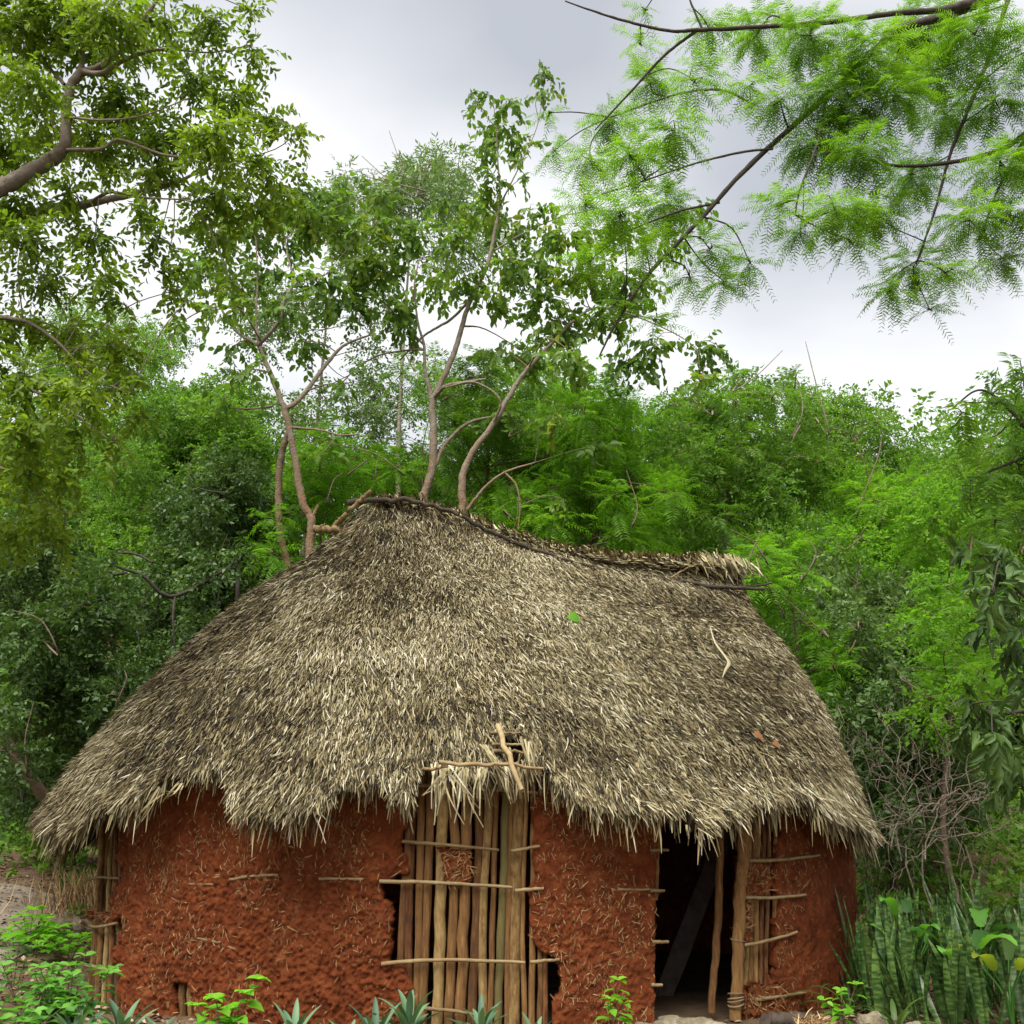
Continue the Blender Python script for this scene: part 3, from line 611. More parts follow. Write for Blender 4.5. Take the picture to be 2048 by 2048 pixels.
# ridge cap thatch and bundle at the right end of the ridge
b = MB()
def ridge_strips(t0, t1, n, lo, hi, side, tone):
    t = t0 + (t1 - t0) * rng.random(n); c = ridge_at(t); tang = nrm(ridge_at(np.minimum(t + .02, 1)) - ridge_at(np.maximum(t - .02, 0)))
    sdv = nrm(np.cross(tang, np.array([0, 0, 1.0]))) * side
    a0 = np.array([0, 0, .10]) + c + np.array([0, 0, .10]) * sstep(.6, 1, t)[:, None] - sdv * .12 * rng.random((n, 1)) + rng.normal(size=(n, 3)) * .03
    D = nrm(sdv * (.9 + .3 * rng.random((n, 1))) + np.array([0, 0, -.75]) + tang * rng.normal(.35, .3, (n, 1)))
    leaves(b, a0, D, np.cross(D, tang) * -1 + ball(n) * .5, lo + (hi - lo) * rng.random(n), .018 + .012 * rng.random(n), 'strip', np.clip(rng.normal(tone, .2, n), 0, 1))
ridge_strips(0, 1, 700, .12, .32, 1, .5); ridge_strips(0, 1, 400, .12, .32, -1, .4)
ridge_strips(.62, 1.0, 900, .18, .42, 1, .55); ridge_strips(.62, 1.0, 500, .18, .42, -1, .45)
b.build('ridge_thatch', 'thatch', roofo)
b = MB(); n = 900; c = ridge_at(np.full(n, .95)) + np.array([0, -.02, .12]) + rng.normal(size=(n, 3)) * np.array([.20, .10, .06])
D = nrm(np.array([.22, -.55, -.80]) + ball(n) * .35); leaves(b, c, D, ball(n), .14 + .16 * rng.random(n), .02, 'strip', np.clip(rng.normal(.6, .22, n), 0, 1))
b.build('thatch_bundle', 'thatch', roofo)
def rpole(pts, r, name, material='dark_wood', n=22, lump=.15, rnd=None):
    b = MB(); P = catmull(np.array([at(*p) for p in pts]), n); P[1:-1] += rng.normal(size=(n - 2, 3)) * r * .32
    tube(b, P, np.linspace(r, r * .7, n), 7, rng.random() if rnd is None else rnd, 0, lump); return b.build(name, material, roofo)
rpole([(694, 1006, 11.0), (740, 1001, 11.05), (800, 1000, 11.05), (860, 1010, 11.1), (915, 1030, 11.2)], .035, 'ridge_pole', rnd=.5)
rpole([(925, 1032, 11.2), (985, 1066, 11.3), (1060, 1096, 11.4), (1150, 1126, 11.55), (1215, 1141, 11.65)], .026, 'ridge_pole', rnd=.2)
rpole([(1180, 1134, 11.6), (1280, 1152, 11.75), (1370, 1166, 11.85), (1450, 1174, 11.9), (1530, 1178, 11.9)], .030, 'ridge_pole', rnd=.3)
rpole([(1440, 1180, 11.95), (1500, 1172, 12.1), (1545, 1167, 12.2)], .016, 'ridge_stick', rnd=.2)
rpole([(1340, 1156, 11.75), (1385, 1132, 11.95), (1436, 1122, 12.1)], .012, 'ridge_stick', 'stick', rnd=.3)
rpole([(1200, 1122, 11.8), (1290, 1134, 11.9), (1375, 1132, 12.0)], .012, 'ridge_stick', 'stick', rnd=.4)
rpole([(664, 1056, 11.1), (700, 1022, 11.0), (742, 982, 10.9)], .034, 'roof_pole', 'stick', rnd=.3)
rpole([(628, 1058, 11.1), (660, 1058, 11.0), (700, 1062, 11.0)], .044, 'roof_pole', 'stick', rnd=.45)
rpole([(1100, 1110, 11.7), (1160, 1095, 11.9), (1215, 1085, 12.1)], .010, 'ridge_stick', rnd=.3)
rpole([(1165, 1100, 11.7), (1120, 1118, 11.6)], .010, 'ridge_stick', rnd=.3)
# battens that show where the thatch has come off
for pts, r in (([(878, 1524, 8.05), (960, 1530, 8.03), (1010, 1529, 8.03), (1086, 1537, 8.08)], .017), ([(845, 1539, 8.12), (870, 1538, 8.08), (895, 1534, 8.06)], .014),
               ([(984, 1489, 8.5), (1045, 1490, 8.5)], .014), ([(988, 1502, 8.45), (1048, 1504, 8.45)], .016), ([(980, 1466, 8.55), (1040, 1466, 8.55)], .012)):
    rpole(pts, r, 'roof_batten', 'stick', 14, .1)
rpole([(996, 1452, 8.45), (1006, 1480, 8.3), (1022, 1525, 8.05), (1044, 1580, 7.95)], .026, 'roof_batten', 'stick', 8, .06, .95)

# ---- things in and on the hut
def strap(mb, base, az, el, L, w, bend=.6, n=9, fold=.25, rnd=.5, prof=None, m=0, twist=0.0):
    t = np.linspace(0, 1, n); e_ = el - bend * t ** 1.4; ds = L / (n - 1)
    h = np.stack([math.cos(az) * np.cos(e_), math.sin(az) * np.cos(e_), np.sin(e_)], 1)
    P = np.array(base) + np.concatenate([np.zeros((1, 3)), np.cumsum(h[:-1] * ds, axis=0)])
    s = np.array([-math.sin(az), math.cos(az), 0]); up = np.cross(h, s) * -1; up = np.cross(s, h) * -1
    up = np.cross(h, s)
    a = twist * t; sv_ = s * np.cos(a)[:, None] + up * np.sin(a)[:, None]
    if prof is None: prof = lambda t: np.sin(np.pi * np.clip(t * .86 + .12, 0, 1)) ** .8
    ww = w * .5 * prof(t)
    V = np.stack([P + sv_ * ww[:, None] - up * (fold * ww)[:, None] * -1, P, P - sv_ * ww[:, None] + up * (fold * ww)[:, None]], 1).reshape(-1, 3)
    i = np.arange(n - 1); f = np.concatenate([np.stack([3 * i, 3 * i + 1, 3 * i + 4, 3 * i + 3], 1), np.stack([3 * i + 1, 3 * i + 2, 3 * i + 5, 3 * i + 4], 1)])
    mb.add(V, f, rnd, m)
# plank leaning inside the doorway
b = MB(); A = np.array([1.30, 10.1, .0]); B = np.array([2.15, 10.6, 1.62]); ax = nrm(B - A); sdv = nrm(np.array([.85, -.1, -.35])); sdv = nrm(sdv - ax * np.dot(sdv, ax)); nn_ = np.cross(ax, sdv)
tt = np.linspace(0, 1, 12); V = []
for a_, c_ in ((0, 0), (.17, 0), (.17, .035), (0, .035)):
    V.append(A + (B - A) * tt[:, None] + sdv * (a_ + .003 * rng.normal(size=(12, 1))) + nn_ * c_)
V = np.stack(V, 1).reshape(-1, 3); i = np.arange(11); f = np.concatenate([np.stack([4 * i + k, 4 * i + (k + 1) % 4, 4 * i + 4 + (k + 1) % 4, 4 * i + 4 + k], 1) for k in range(4)] + [np.array([(0, 3, 2, 1), (44, 45, 46, 47)])])
b.add(V, f, .9); tag(b.build('leaning_board', 'dark_wood', origin=A, smooth=False), 'grey wooden board leaning in the dark doorway of the hut', 'board')
def roof_px(px_, py_, off=.05):        # the point of the roof surface seen at a pixel
    gx_, gy_ = proj(ROOFG); d = (gx_ - px_) ** 2 + (gy_ - py_) ** 2; d[~front] = 1e9
    k = np.unravel_index(np.argmin(d), d.shape); return ROOFG[k] + RN[k[0]] * off, RN[k[0]]
ROOFG = roof(np.arange(NU)[:, None] * np.ones(150), np.linspace(0, 1.1, 150)[None] * np.ones((NU, 1)))
b = MB(); P = catmull(np.array([roof_px(x, y, .06)[0] for x, y in ((1417, 1265), (1428, 1295), (1446, 1325), (1452, 1338), (1446, 1350), (1440, 1366))]), 16)
n0 = roof_px(1440, 1330)[1]; s0 = nrm(np.cross(n0, nrm(P[-1] - P[0]))); w_ = .020 * np.sin(np.pi * np.linspace(.06, .94, 16))[:, None]
for up_ in (0, .006):
    pass
V = np.stack([P + s0 * w_, P + n0 * .012, P - s0 * w_], 1).reshape(-1, 3); i = np.arange(15)
b.add(V, np.concatenate([np.stack([3 * i, 3 * i + 1, 3 * i + 4, 3 * i + 3], 1), np.stack([3 * i + 1, 3 * i + 2, 3 * i + 5, 3 * i + 4], 1)]), .8)
tag(b.build('dry_palm_leaf', 'thatch', origin=P[0]), 'long bent straw-coloured leaf lying on the right half of the thatch', 'leaf')
for x, y, L_, w_, m_, nm, lb in ((1140, 1238, .15, .10, 'leaf_lime', 'fallen_green_leaf', 'single green leaf lying on the thatch below the sagging ridge'),
                               (1376, 1466, .09, .06, 'flower', 'fallen_brown_leaf', 'small orange curled leaf on the thatch, nearest the hole in the roof'),
                               (1500, 1474, .13, .08, 'flower', 'fallen_brown_leaf', 'wider brown leaf on the thatch above the door post'),
                               (1538, 1494, .09, .07, 'flower', 'fallen_brown_leaf', 'small brown leaf on the thatch, lowest and rightmost of the three')):
    p, n0 = roof_px(x, y, .06); b = MB(); leaves(b, p[None], np.array([[.7, -.2, -.6]]), n0[None] + rng.normal(size=(1, 3)) * .2, L_, w_, 'heart', np.array([.6]))
    tag(b.build(nm, m_, origin=p), lb, 'leaf')
#SECTION2
# ------------------------------------------------------------------ trees
def near_on(limbs, p):
    best = (1e9, None, 0, None)
    for L_, R_r in limbs:
        d = np.linalg.norm(L_ - p, axis=1) + .35 * np.maximum(0, L_[:, 2] - p[2]); k = int(np.argmin(d))
        if d[k] < best[0]: best = (d[k], L_[k], R_r[k], k)
    return best
def tree(name, label, limbs, clumps, sty, leaf, bark, cover=3.0, group='trees around the hut', base=None, twigs=6, ydepth=.8, droop=.1, lump=.05, origin=None, cat='tree', sides=9, squash=.8, lsc=1.0, lift=.12, tw_r=.006, rsc=1.0, base_only=False):
    """limbs: lists of (px, py, Y, radius px); clumps: (px, py, r px[, Y]); base: world polyline + radii that carries the limbs down to the ground"""
    wood, crown = MB(), MB(); LL = []
    if base is not None:
        P = catmull(np.array([b_[:3] for b_ in base]), 30); Rr = np.interp(np.linspace(0, 1, 30), np.linspace(0, 1, len(base)), [b_[3] for b_ in base])
        LL.append((P, Rr))
    for lb in limbs:
        P = np.array([at(p[0], p[1], p[2]) for p in lb]); n = max(12, 7 * len(lb)); Q = catmull(P, n)
        rr = np.interp(np.linspace(0, 1, n), np.linspace(0, 1, len(lb)), [p[3] * p[2] / F for p in lb])
        Q[1:-1] += rng.normal(size=(n - 2, 3)) * rr[1:-1, None] * .06; rr = rr * lsc
        LL.append((Q, rr))
    for P, Rr in LL: tube(wood, P, Rr, sides, np.repeat(np.clip((P[:, 2] - 4.9) / 4.0 + .25 * (vn(P[:, 2] * 2.2, P[:, 0] * 2) - .5), .05, .95), sides) if bark == 'bark_pale' else .35 + .5 * rng.random(), 0, lump, caps=False)
    Y0 = np.mean([p[2] for lb in limbs for p in lb]) if limbs else base[-1][1]
    for c in clumps:
        Y = c[3] if len(c) > 3 else Y0 + rng.normal() * ydepth
        p = at(c[0], c[1], Y); rad = c[2] * Y / F * rsc
        _, q_, rq, _ = near_on(LL[:1] if base_only else LL, p)
        mid = (p + q_) / 2 + np.array([0, 0, lift * np.linalg.norm(p - q_)]) + rng.normal(size=3) * .08 * np.linalg.norm(p - q_)
        r0 = min(max(rq * .45, .006), .004 + .018 * np.linalg.norm(p - q_) + .004)
        tube(wood, catmull(np.array([q_, mid, p]), 9), np.linspace(r0, .005, 9), 5, rng.random(), 0, .05, caps=False)
        s_ = sty[rng.integers(len(sty))] if isinstance(sty, (list, tuple)) else sty
        clump(crown, wood, p, rad, s_, cover * (c[4] if len(c) > 4 else 1), droop, twigs, tw_r, squash=squash)
    o = empty(name, origin if origin is not None else (base[0][:3] if base else LL[0][0][0]), label, cat, group)
    wood.build('trunk', bark, o); crown.build('crown', leaf, o); return o
def ground_base(x, y): return (x, y, float(gz(x, y)) - .1)

# pale, many-stemmed trees behind the ridge
Yp = 15.3
bx = at(617, 1130, Yp)[0]; g = float(gz(bx, Yp))
tree('pale_tree', 'pale-barked tree with two crossing stems behind the left slope of the roof',
     [[(617, 1300, Yp, 15), (619, 1100, Yp, 15), (623, 1040, Yp, 14), (606, 1005, Yp, 14), (592, 930, Yp, 12), (580, 860, Yp, 12), (566, 812, Yp, 10), (548, 765, Yp, 9), (522, 700, Yp, 8), (518, 690, Yp, 8)],
      [(585, 1300, Yp + .2, 13), (577, 1150, Yp + .2, 13), (560, 1060, Yp + .2, 12), (557, 980, Yp + .2, 12), (563, 910, Yp + .1, 11), (578, 862, Yp, 11)],
      [(623, 1040, Yp, 8), (634, 1015, Yp, 5), (636, 1010, Yp, 4)],
      [(518, 690, Yp, 8), (512, 640, Yp, 4), (515, 560, Yp, 3.5), (512, 480, Yp, 2.5)],
      [(518, 690, Yp, 8), (560, 640, Yp - .2, 6), (570, 600, Yp - .3, 5.5), (595, 565, Yp - .3, 4.5), (650, 550, Yp - .3, 3)],
      [(595, 565, Yp - .3, 4), (580, 530, Yp - .3, 3.5), (570, 480, Yp - .3, 2.5)],
      [(518, 690, Yp, 6), (470, 660, Yp + .3, 5), (440, 610, Yp + .4, 4), (420, 540, Yp + .5, 2.5)],
      [(440, 612, Yp + .4, 3), (395, 625, Yp + .5, 2.4), (350, 655, Yp + .6, 2), (330, 680, Yp + .6, 1.5)],
      [(568, 818, Yp, 9), (590, 806, Yp + .1, 8.5), (622, 770, Yp + .3, 8), (655, 725, Yp + .5, 7), (690, 690, Yp + .6, 5), (740, 670, Yp + .7, 3)],
      [(583, 855, Yp, 5), (640, 860, Yp - .3, 3.5), (680, 870, Yp - .4, 3), (720, 868, Yp - .5, 2)],
      [(545, 812, Yp, 5), (500, 818, Yp - .2, 3), (460, 815, Yp - .3, 2)]],
     [(c[0], c[1], c[2], Yp + rng.normal() * .7, c[3]) for c in ((430, 520, 50, .8), (500, 465, 60, 1), (560, 425, 55, 1), (620, 430, 55, 1.1), (690, 450, 60, 1.1), (490, 590, 50, .6), (430, 620, 40, .6), (560, 620, 45, .5), (640, 560, 60, .8), (700, 600, 55, .8),
       (610, 690, 40, .6), (500, 740, 45, .5), (760, 540, 55, 1), (690, 770, 40, .4), (650, 900, 30, .4), (750, 450, 50, .9), (400, 550, 50, .7), (350, 630, 36, .4), (820, 470, 50, .8), (760, 390, 45, .8), (660, 390, 45, .9), (600, 380, 36, .8), (450, 440, 45, .7), (580, 480, 45, .8), (470, 690, 40, .5), (540, 540, 45, .6), (720, 520, 50, .8), (450, 800, 35, .4), (790, 620, 50, .7))],
     'broad', 'leaf_pale', 'bark_pale', 3.3, lsc=.62, lump=.03, base=[(bx, Yp, g - .1, .17), (bx + .02, Yp, g + 1.2, .13), tuple(at(617, 1300, Yp)) + (.12,)], ydepth=.6, twigs=5, droop=.35)
Yq = 15.9
bx2 = at(880, 1030, Yq)[0]
tree('pale_tree', 'tall pale-barked tree with forking orange-brown stems rising behind the roof ridge',
     [[(880, 1200, Yq, 16), (848, 1010, Yq, 15), (852, 980, Yq, 14), (866, 930, Yq, 14), (866, 860, Yq, 13), (864, 800, Yq, 12), (868, 795, Yq, 11), (905, 715, Yq, 10), (925, 650, Yq, 9), (945, 590, Yq, 8), (975, 530, Yq, 7), (988, 470, Yq, 6), (1000, 400, Yq, 4.5), (996, 330, Yq, 3), (992, 250, Yq, 2), (985, 195, Yq, 1.4)],
      [(864, 800, Yq, 9), (850, 740, Yq, 6), (848, 690, Yq, 5), (835, 640, Yq, 4), (830, 560, Yq + .3, 3), (850, 480, Yq + .4, 2)],
      [(868, 795, Yq, 7), (892, 772, Yq - .3, 6), (930, 765, Yq - .4, 5.5), (972, 758, Yq - .5, 4)],
      [(920, 1120, Yq - .3, 14), (924, 1010, Yq - .3, 14), (926, 950, Yq - .3, 13), (945, 905, Yq - .3, 11), (985, 850, Yq - .3, 10), (1020, 790, Yq - .3, 9), (1045, 750, Yq - .3, 8), (1100, 690, Yq - .4, 6), (1150, 640, Yq - .4, 5.5), (1200, 615, Yq - .4, 3.5), (1290, 640, Yq - .5, 2.4), (1385, 690, Yq - .5, 1.6), (1400, 740, Yq - .5, 1)],
      [(935, 1020, Yq - .4, 7), (970, 975, Yq - .5, 5), (1010, 945, Yq - .6, 4.5), (1070, 925, Yq - .7, 3)],
      [(1010, 945, Yq - .6, 3.4), (1032, 970, Yq - .7, 3), (1040, 1010, Yq - .7, 2.5), (1036, 1060, Yq - .7, 2)],
      [(870, 930, Yq, 8), (890, 890, Yq + .1, 6.5), (930, 850, Yq + .1, 6), (975, 835, Yq + .1, 4.5), (1020, 830, Yq, 3)],
      [(985, 850, Yq - .3, 5), (1000, 800, Yq - .5, 4), (950, 765, Yq - .5, 3.5), (890, 775, Yq - .5, 3)],
      [(850, 700, Yq, 4), (820, 700, Yq, 3.5), (760, 710, Yq + .2, 3), (715, 735, Yq + .3, 2.5), (680, 770, Yq + .4, 2)],
      [(940, 600, Yq, 5), (900, 640, Yq + .2, 5), (850, 670, Yq + .3, 4), (800, 720, Yq + .3, 2.5)],
      [(848, 690, Yq, 4), (800, 640, Yq + .4, 3.4), (760, 600, Yq + .5, 3), (700, 580, Yq + .5, 2.2), (660, 600, Yq + .5, 1.6)],
      [(995, 420, Yq, 4), (1040, 330, Yq + .1, 2.2), (1075, 250, Yq + .1, 1.6), (1088, 170, Yq + .1, 1)],
      [(990, 500, Yq, 4), (1060, 460, Yq, 3), (1130, 430, Yq, 2)]],
     [(c[0], c[1], c[2], Yq - .2 + rng.normal() * .7, c[3]) for c in ((1090, 140, 26, 1), (1085, 185, 22, 1), (975, 185, 26, .9), (955, 205, 20, .8), (1020, 200, 28, 1), (1000, 260, 45, 1.1), (975, 300, 32, .8), (1040, 290, 28, .7), (1050, 350, 28, .6), (990, 365, 30, .8), (960, 420, 45, .9), (1000, 450, 50, .9),
       (905, 480, 50, .8), (1060, 530, 65, .9), (980, 590, 50, .7), (1130, 470, 60, .9), (1180, 550, 65, 1), (1220, 630, 55, 1), (1270, 560, 55, .9), (1310, 690, 42, 1), (1400, 700, 34, 1), (1430, 688, 22, 1), (1400, 760, 26, 1), (1110, 640, 60, .9), (1060, 710, 50, .8), (1150, 710, 50, .9), (1000, 700, 35, .6),
       (1260, 720, 40, 1), (1010, 820, 30, .5), (1110, 830, 45, .5), (1190, 890, 38, .5), (860, 560, 50, .8), (820, 640, 45, .6), (1330, 470, 45, .8), (1380, 425, 36, .7), (1230, 460, 50, .8), (880, 400, 40, .7), (1090, 590, 45, .8), (920, 560, 45, .7), (1130, 1000, 26, .4), (1060, 420, 40, .7), (1010, 520, 45, .7))],
     'broad', 'leaf_pale', 'bark_pale', 3.3, lsc=.62, lump=.03, base=[(bx2, Yq, g - .15, .2), (bx2, Yq, g + 1.0, .16), tuple(at(880, 1200, Yq)) + (.13,)], ydepth=.6, twigs=5, droop=.4)
wb = MB(); P = catmull(np.array([(bx2, Yq, g - .1), (bx2 + .2, Yq - .2, g + 1.2), tuple(at(920, 1120, Yq - .3))]), 14); tube(wb, P, np.linspace(.14, .092, 14), 9, .1, 0, .03)
sec = [o for o in bpy.data.objects if o.name.startswith('pale_tree')][-1]; wb.build('stem', 'bark_pale', sec)

# big tree leaning in from the left
Yl = 8.6
tree('overhanging_tree', 'large olive-leaved tree whose grey-brown limbs reach in from the left edge',
     [[(-330, 620, Yl - .6, 44), (-180, 500, Yl - .4, 36), (-60, 410, Yl - .3, 30), (0, 376, Yl - .2, 24), (75, 335, Yl, 22), (112, 312, Yl, 20), (130, 285, Yl, 17), (132, 220, Yl, 14), (140, 178, Yl, 14), (160, 145, Yl, 13)],
      [(160, 145, Yl, 10), (166, 100, Yl + .1, 6), (160, 40, Yl + .2, 5), (152, -30, Yl + .2, 4)],
      [(165, 145, Yl, 12), (205, 130, Yl - .1, 10), (250, 85, Yl - .1, 10), (268, 55, Yl, 8), (300, 20, Yl, 6), (340, -40, Yl, 5)],
      [(165, 143, Yl, 7), (205, 145, Yl - .3, 7), (260, 115, Yl - .4, 6), (330, 98, Yl - .4, 4.5), (420, 105, Yl - .4, 2.5), (500, 90, Yl - .4, 1.5)],
      [(-140, 520, Yl + .3, 22), (0, 440, Yl + .3, 16), (140, 415, Yl + .3, 13), (200, 402, Yl + .3, 11), (280, 385, Yl + .3, 9), (350, 365, Yl + .3, 7), (385, 350, Yl + .3, 4), (440, 330, Yl + .3, 2.5)],
      [(175, 410, Yl + .3, 7), (220, 385, Yl + .1, 4), (290, 395, Yl, 3), (380, 400, Yl - .1, 2)],
      [(130, 300, Yl, 6), (200, 298, Yl - .2, 5), (240, 280, Yl - .2, 4.5), (330, 310, Yl - .3, 4), (420, 318, Yl - .3, 3), (520, 345, Yl - .3, 1.6)],
      [(140, 235, Yl, 4), (210, 240, Yl - .4, 3.5), (290, 230, Yl - .4, 2.5), (380, 195, Yl - .5, 1.6)],
      [(130, 170, Yl, 6), (95, 130, Yl + .3, 5), (60, 70, Yl + .4, 4.5), (30, 10, Yl + .5, 4)],
      [(100, 118, Yl + .3, 4.5), (40, 105, Yl + .3, 4), (-30, 100, Yl + .3, 3)],
      [(-200, 680, Yl + .2, 22), (-60, 640, Yl + .2, 10), (40, 640, Yl + .1, 5), (110, 680, Yl, 4), (170, 740, Yl, 2.4), (260, 790, Yl, 1.5)],
      [(-160, 760, Yl + .6, 14), (-20, 780, Yl + .5, 6), (60, 780, Yl + .4, 5), (130, 815, Yl + .3, 3.5), (220, 880, Yl + .3, 2)],
      [(-160, 900, Yl + .3, 10), (-20, 930, Yl + .2, 5), (60, 960, Yl + .2, 3), (120, 1020, Yl + .2, 1.6)]],
     [(c[0], c[1], c[2], Yl + rng.normal() * .55, c[3]) for c in ((40, 50, 95, 1.2), (130, 20, 90, 1.2), (220, 30, 85, 1.1), (330, 50, 75, .6), (420, 40, 65, .7), (500, 20, 36, .7), (500, 95, 40, .8), (60, 170, 80, .8), (240, 190, 75, 1), (380, 150, 65, .8), (470, 190, 55, 1), (540, 235, 45, .9), (598, 258, 26, .8), (20, 290, 75, 1),
       (190, 290, 75, 1), (320, 265, 75, 1.1), (430, 270, 75, 1.2), (520, 320, 50, 1.1), (560, 370, 36, .9), (30, 400, 65, 1), (140, 385, 55, .9), (310, 345, 55, .8), (430, 390, 60, 1.1), (510, 410, 45, 1), (50, 470, 60, 1), (190, 470, 55, .8), (320, 470, 50, .5), (430, 470, 50, .8), (330, 545, 42, .6), (200, 555, 50, .7), (80, 560, 55, .7), (375, 600, 18, .6), (250, 610, 30, .5), (350, 580, 28, .6),
       (30, 640, 60, .7), (130, 670, 60, .8), (220, 690, 52, .9), (50, 750, 60, .9), (160, 770, 60, 1), (255, 755, 40, .9), (280, 830, 30, .8), (60, 850, 60, 1), (150, 860, 50, 1), (230, 880, 32, .8), (50, 940, 52, .9), (125, 950, 45, .9), (90, 1030, 45, .8), (30, 1060, 45, .8), (125, 1075, 30, .6), (-60, 200, 90, 1), (-70, 420, 90, 1), (-60, 700, 80, 1), (-60, 900, 80, 1), (-50, 1000, 60, 1), (460, 560, 36, .5), (290, 420, 45, .6),
       (100, 250, 60, .7), (270, 100, 60, .6), (180, 100, 60, .6))],
     'ovate', 'leaf_olive', 'bark_grey', 4.2, lsc=.8, base=[(-7.2, 7.4, float(gz(-7.2, 7.4)) - .1, .34), (-7.0, 7.5, 1.5, .27), (-6.6, 7.8, 3.2, .22)] + [tuple(at(-330, 620, Yl - .6)) + (.19,)], twigs=7, droop=.35)

# feathery tree reaching in from the upper right
Ya = 7.6
tree('feathery_tree', 'light green feathery-leaved tree whose thorny branches hang in from the upper right corner',
     [[(2300, -160, Ya, 26), (2100, -60, Ya, 20), (1960, 2, Ya, 15), (1880, 35, Ya, 11), (1800, 58, Ya, 10), (1745, 105, Ya, 8), (1655, 190, Ya, 7), (1560, 275, Ya, 6.5), (1480, 350, Ya, 6), (1400, 440, Ya, 5), (1300, 545, Ya, 4.2), (1230, 650, Ya, 3), (1200, 710, Ya, 2)],
      [(1960, 0, Ya, 12), (1880, 20, Ya - .2, 8), (1780, 28, Ya - .2, 7), (1650, 45, Ya - .3, 6.5), (1500, 55, Ya - .3, 5.5), (1395, 60, Ya - .3, 5), (1340, 62, Ya - .3, 4), (1250, 42, Ya - .3, 3.4), (1180, 20, Ya - .3, 2.5), (1130, 2, Ya - .3, 1.6)],
      [(1395, 60, Ya - .3, 4), (1330, 110, Ya - .2, 3.4), (1260, 185, Ya - .1, 2.8), (1190, 260, Ya, 1.6)],
      [(1405, 58, Ya - .3, 3), (1380, 0, Ya - .3, 2.4), (1370, -50, Ya - .3, 2)],
      [(2040, -60, Ya + .3, 9), (2012, 10, Ya + .3, 6), (1980, 110, Ya + .3, 5.5), (1940, 210, Ya + .3, 5), (1900, 310, Ya + .3, 4), (1870, 420, Ya + .3, 3), (1835, 520, Ya + .3, 2)],
      [(2200, 140, Ya + .2, 10), (2060, 258, Ya + .2, 6), (2000, 300, Ya + .2, 5.5), (1900, 325, Ya + .2, 5), (1800, 332, Ya + .2, 4), (1720, 316, Ya + .2, 2.5)],
      [(1545, 298, Ya, 3), (1480, 305, Ya - .2, 3), (1380, 330, Ya - .3, 2.4), (1280, 365, Ya - .4, 1.6)],
      [(1440, 405, Ya, 3), (1350, 425, Ya + .1, 2.4), (1250, 465, Ya + .2, 1.6)],
      [(1510, 210, Ya + .2, 3), (1440, 180, Ya + .2, 3), (1350, 190, Ya + .2, 2.4), (1220, 235, Ya + .2, 1.6)],
      [(1800, 60, Ya, 4), (1790, 130, Ya + .3, 3), (1740, 200, Ya + .4, 2)],
      [(1650, 195, Ya, 4), (1640, 270, Ya - .3, 3), (1600, 380, Ya - .4, 2.4), (1590, 430, Ya - .4, 1.6)],
      [(2060, 258, Ya + .2, 4), (2000, 370, Ya, 3), (1960, 480, Ya, 2)]],
     [(c[0], c[1], c[2], Ya + rng.normal() * .45, c[3]) for c in ((1280, 85, 26, .6), (1300, 160, 45, 1), (1225, 240, 45, .9), (1180, 320, 42, .8), (1260, 310, 60, 1), (1350, 260, 55, .9), (1390, 160, 50, .7), (1420, 60, 45, .8), (1520, 60, 60, .9), (1620, 70, 70, 1), (1740, 100, 75, 1.1), (1850, 60, 75, 1.3), (1950, 70, 70, 1.1), (1680, 190, 75, 1.2),
       (1790, 190, 70, 1), (1640, 285, 70, 1.1), (1720, 300, 65, 1), (1560, 410, 42, .8), (1600, 465, 36, .8), (1670, 420, 60, 1.1), (1750, 420, 60, .9), (1820, 350, 60, .9), (1890, 230, 65, .8), (1990, 200, 65, .8), (2000, 330, 65, .9), (1940, 440, 65, .8), (2020, 430, 55, .9), (1830, 535, 55, .7), (1780, 580, 38, .7), (1890, 545, 46, .7), (2005, 515, 42, .9), (1420, 500, 48, .6),
       (1380, 555, 38, .5), (1450, 565, 40, .6), (1500, 525, 32, .6), (1330, 410, 55, .9), (1240, 420, 55, .9), (1290, 500, 45, .7), (1170, 410, 42, .7), (1110, 300, 28, .5), (1100, 225, 22, .5), (1230, 610, 36, .5), (1500, 170, 50, .5), (1560, 200, 55, .6), (1870, 140, 60, .9), (2080, 90, 70, 1), (2090, 300, 70, 1), (1700, 480, 32, .7), (1860, 620, 28, .5), (1290, 20, 22, .5), (1180, 520, 45, .6), (1310, 640, 34, .4))],
     'acacia', 'leaf_acacia', 'bark_dark', 2.6, lift=.03, rsc=1.3, base=[(6.9, 6.4, float(gz(6.9, 6.4)) - .1, .26), (6.8, 6.6, 2.5, .21), (6.3, 7.0, 5.2, .17), tuple(at(2300, -160, Ya)) + (.11,)], twigs=5, droop=.25, lump=.10, sides=7, squash=.6)

# dark trees at the right edge
Yr = 9.4
tree('feathery_tree', 'grey-green feathery tree leaning in at the right edge below the open sky',
     [[(2200, 1000, Yr, 10), (2090, 900, Yr, 7), (2020, 820, Yr, 4), (1960, 780, Yr, 2.4), (1900, 820, Yr, 1.4)], [(2090, 900, Yr, 5), (2010, 930, Yr, 3), (1940, 960, Yr, 1.5)], [(2060, 870, Yr, 4), (2050, 780, Yr, 2), (2040, 720, Yr, 1)]],
     [(2030, 740, 34), (1985, 800, 42), (1925, 825, 32), (2040, 820, 45), (1960, 880, 40), (2030, 900, 50), (1985, 950, 45), (2040, 980, 50), (1940, 1000, 34), (2100, 860, 60), (2100, 980, 60), (1990, 1040, 40), (2045, 1060, 40)],
     'feather', 'leaf_mid', 'bark_dark', 4.0, lift=.03, base=[(5.9, 9.6, float(gz(5.9, 9.6)) - .1, .13), (5.95, 9.5, 2.4, .1), tuple(at(2200, 1000, Yr)) + (.05,)], twigs=4, droop=.3)
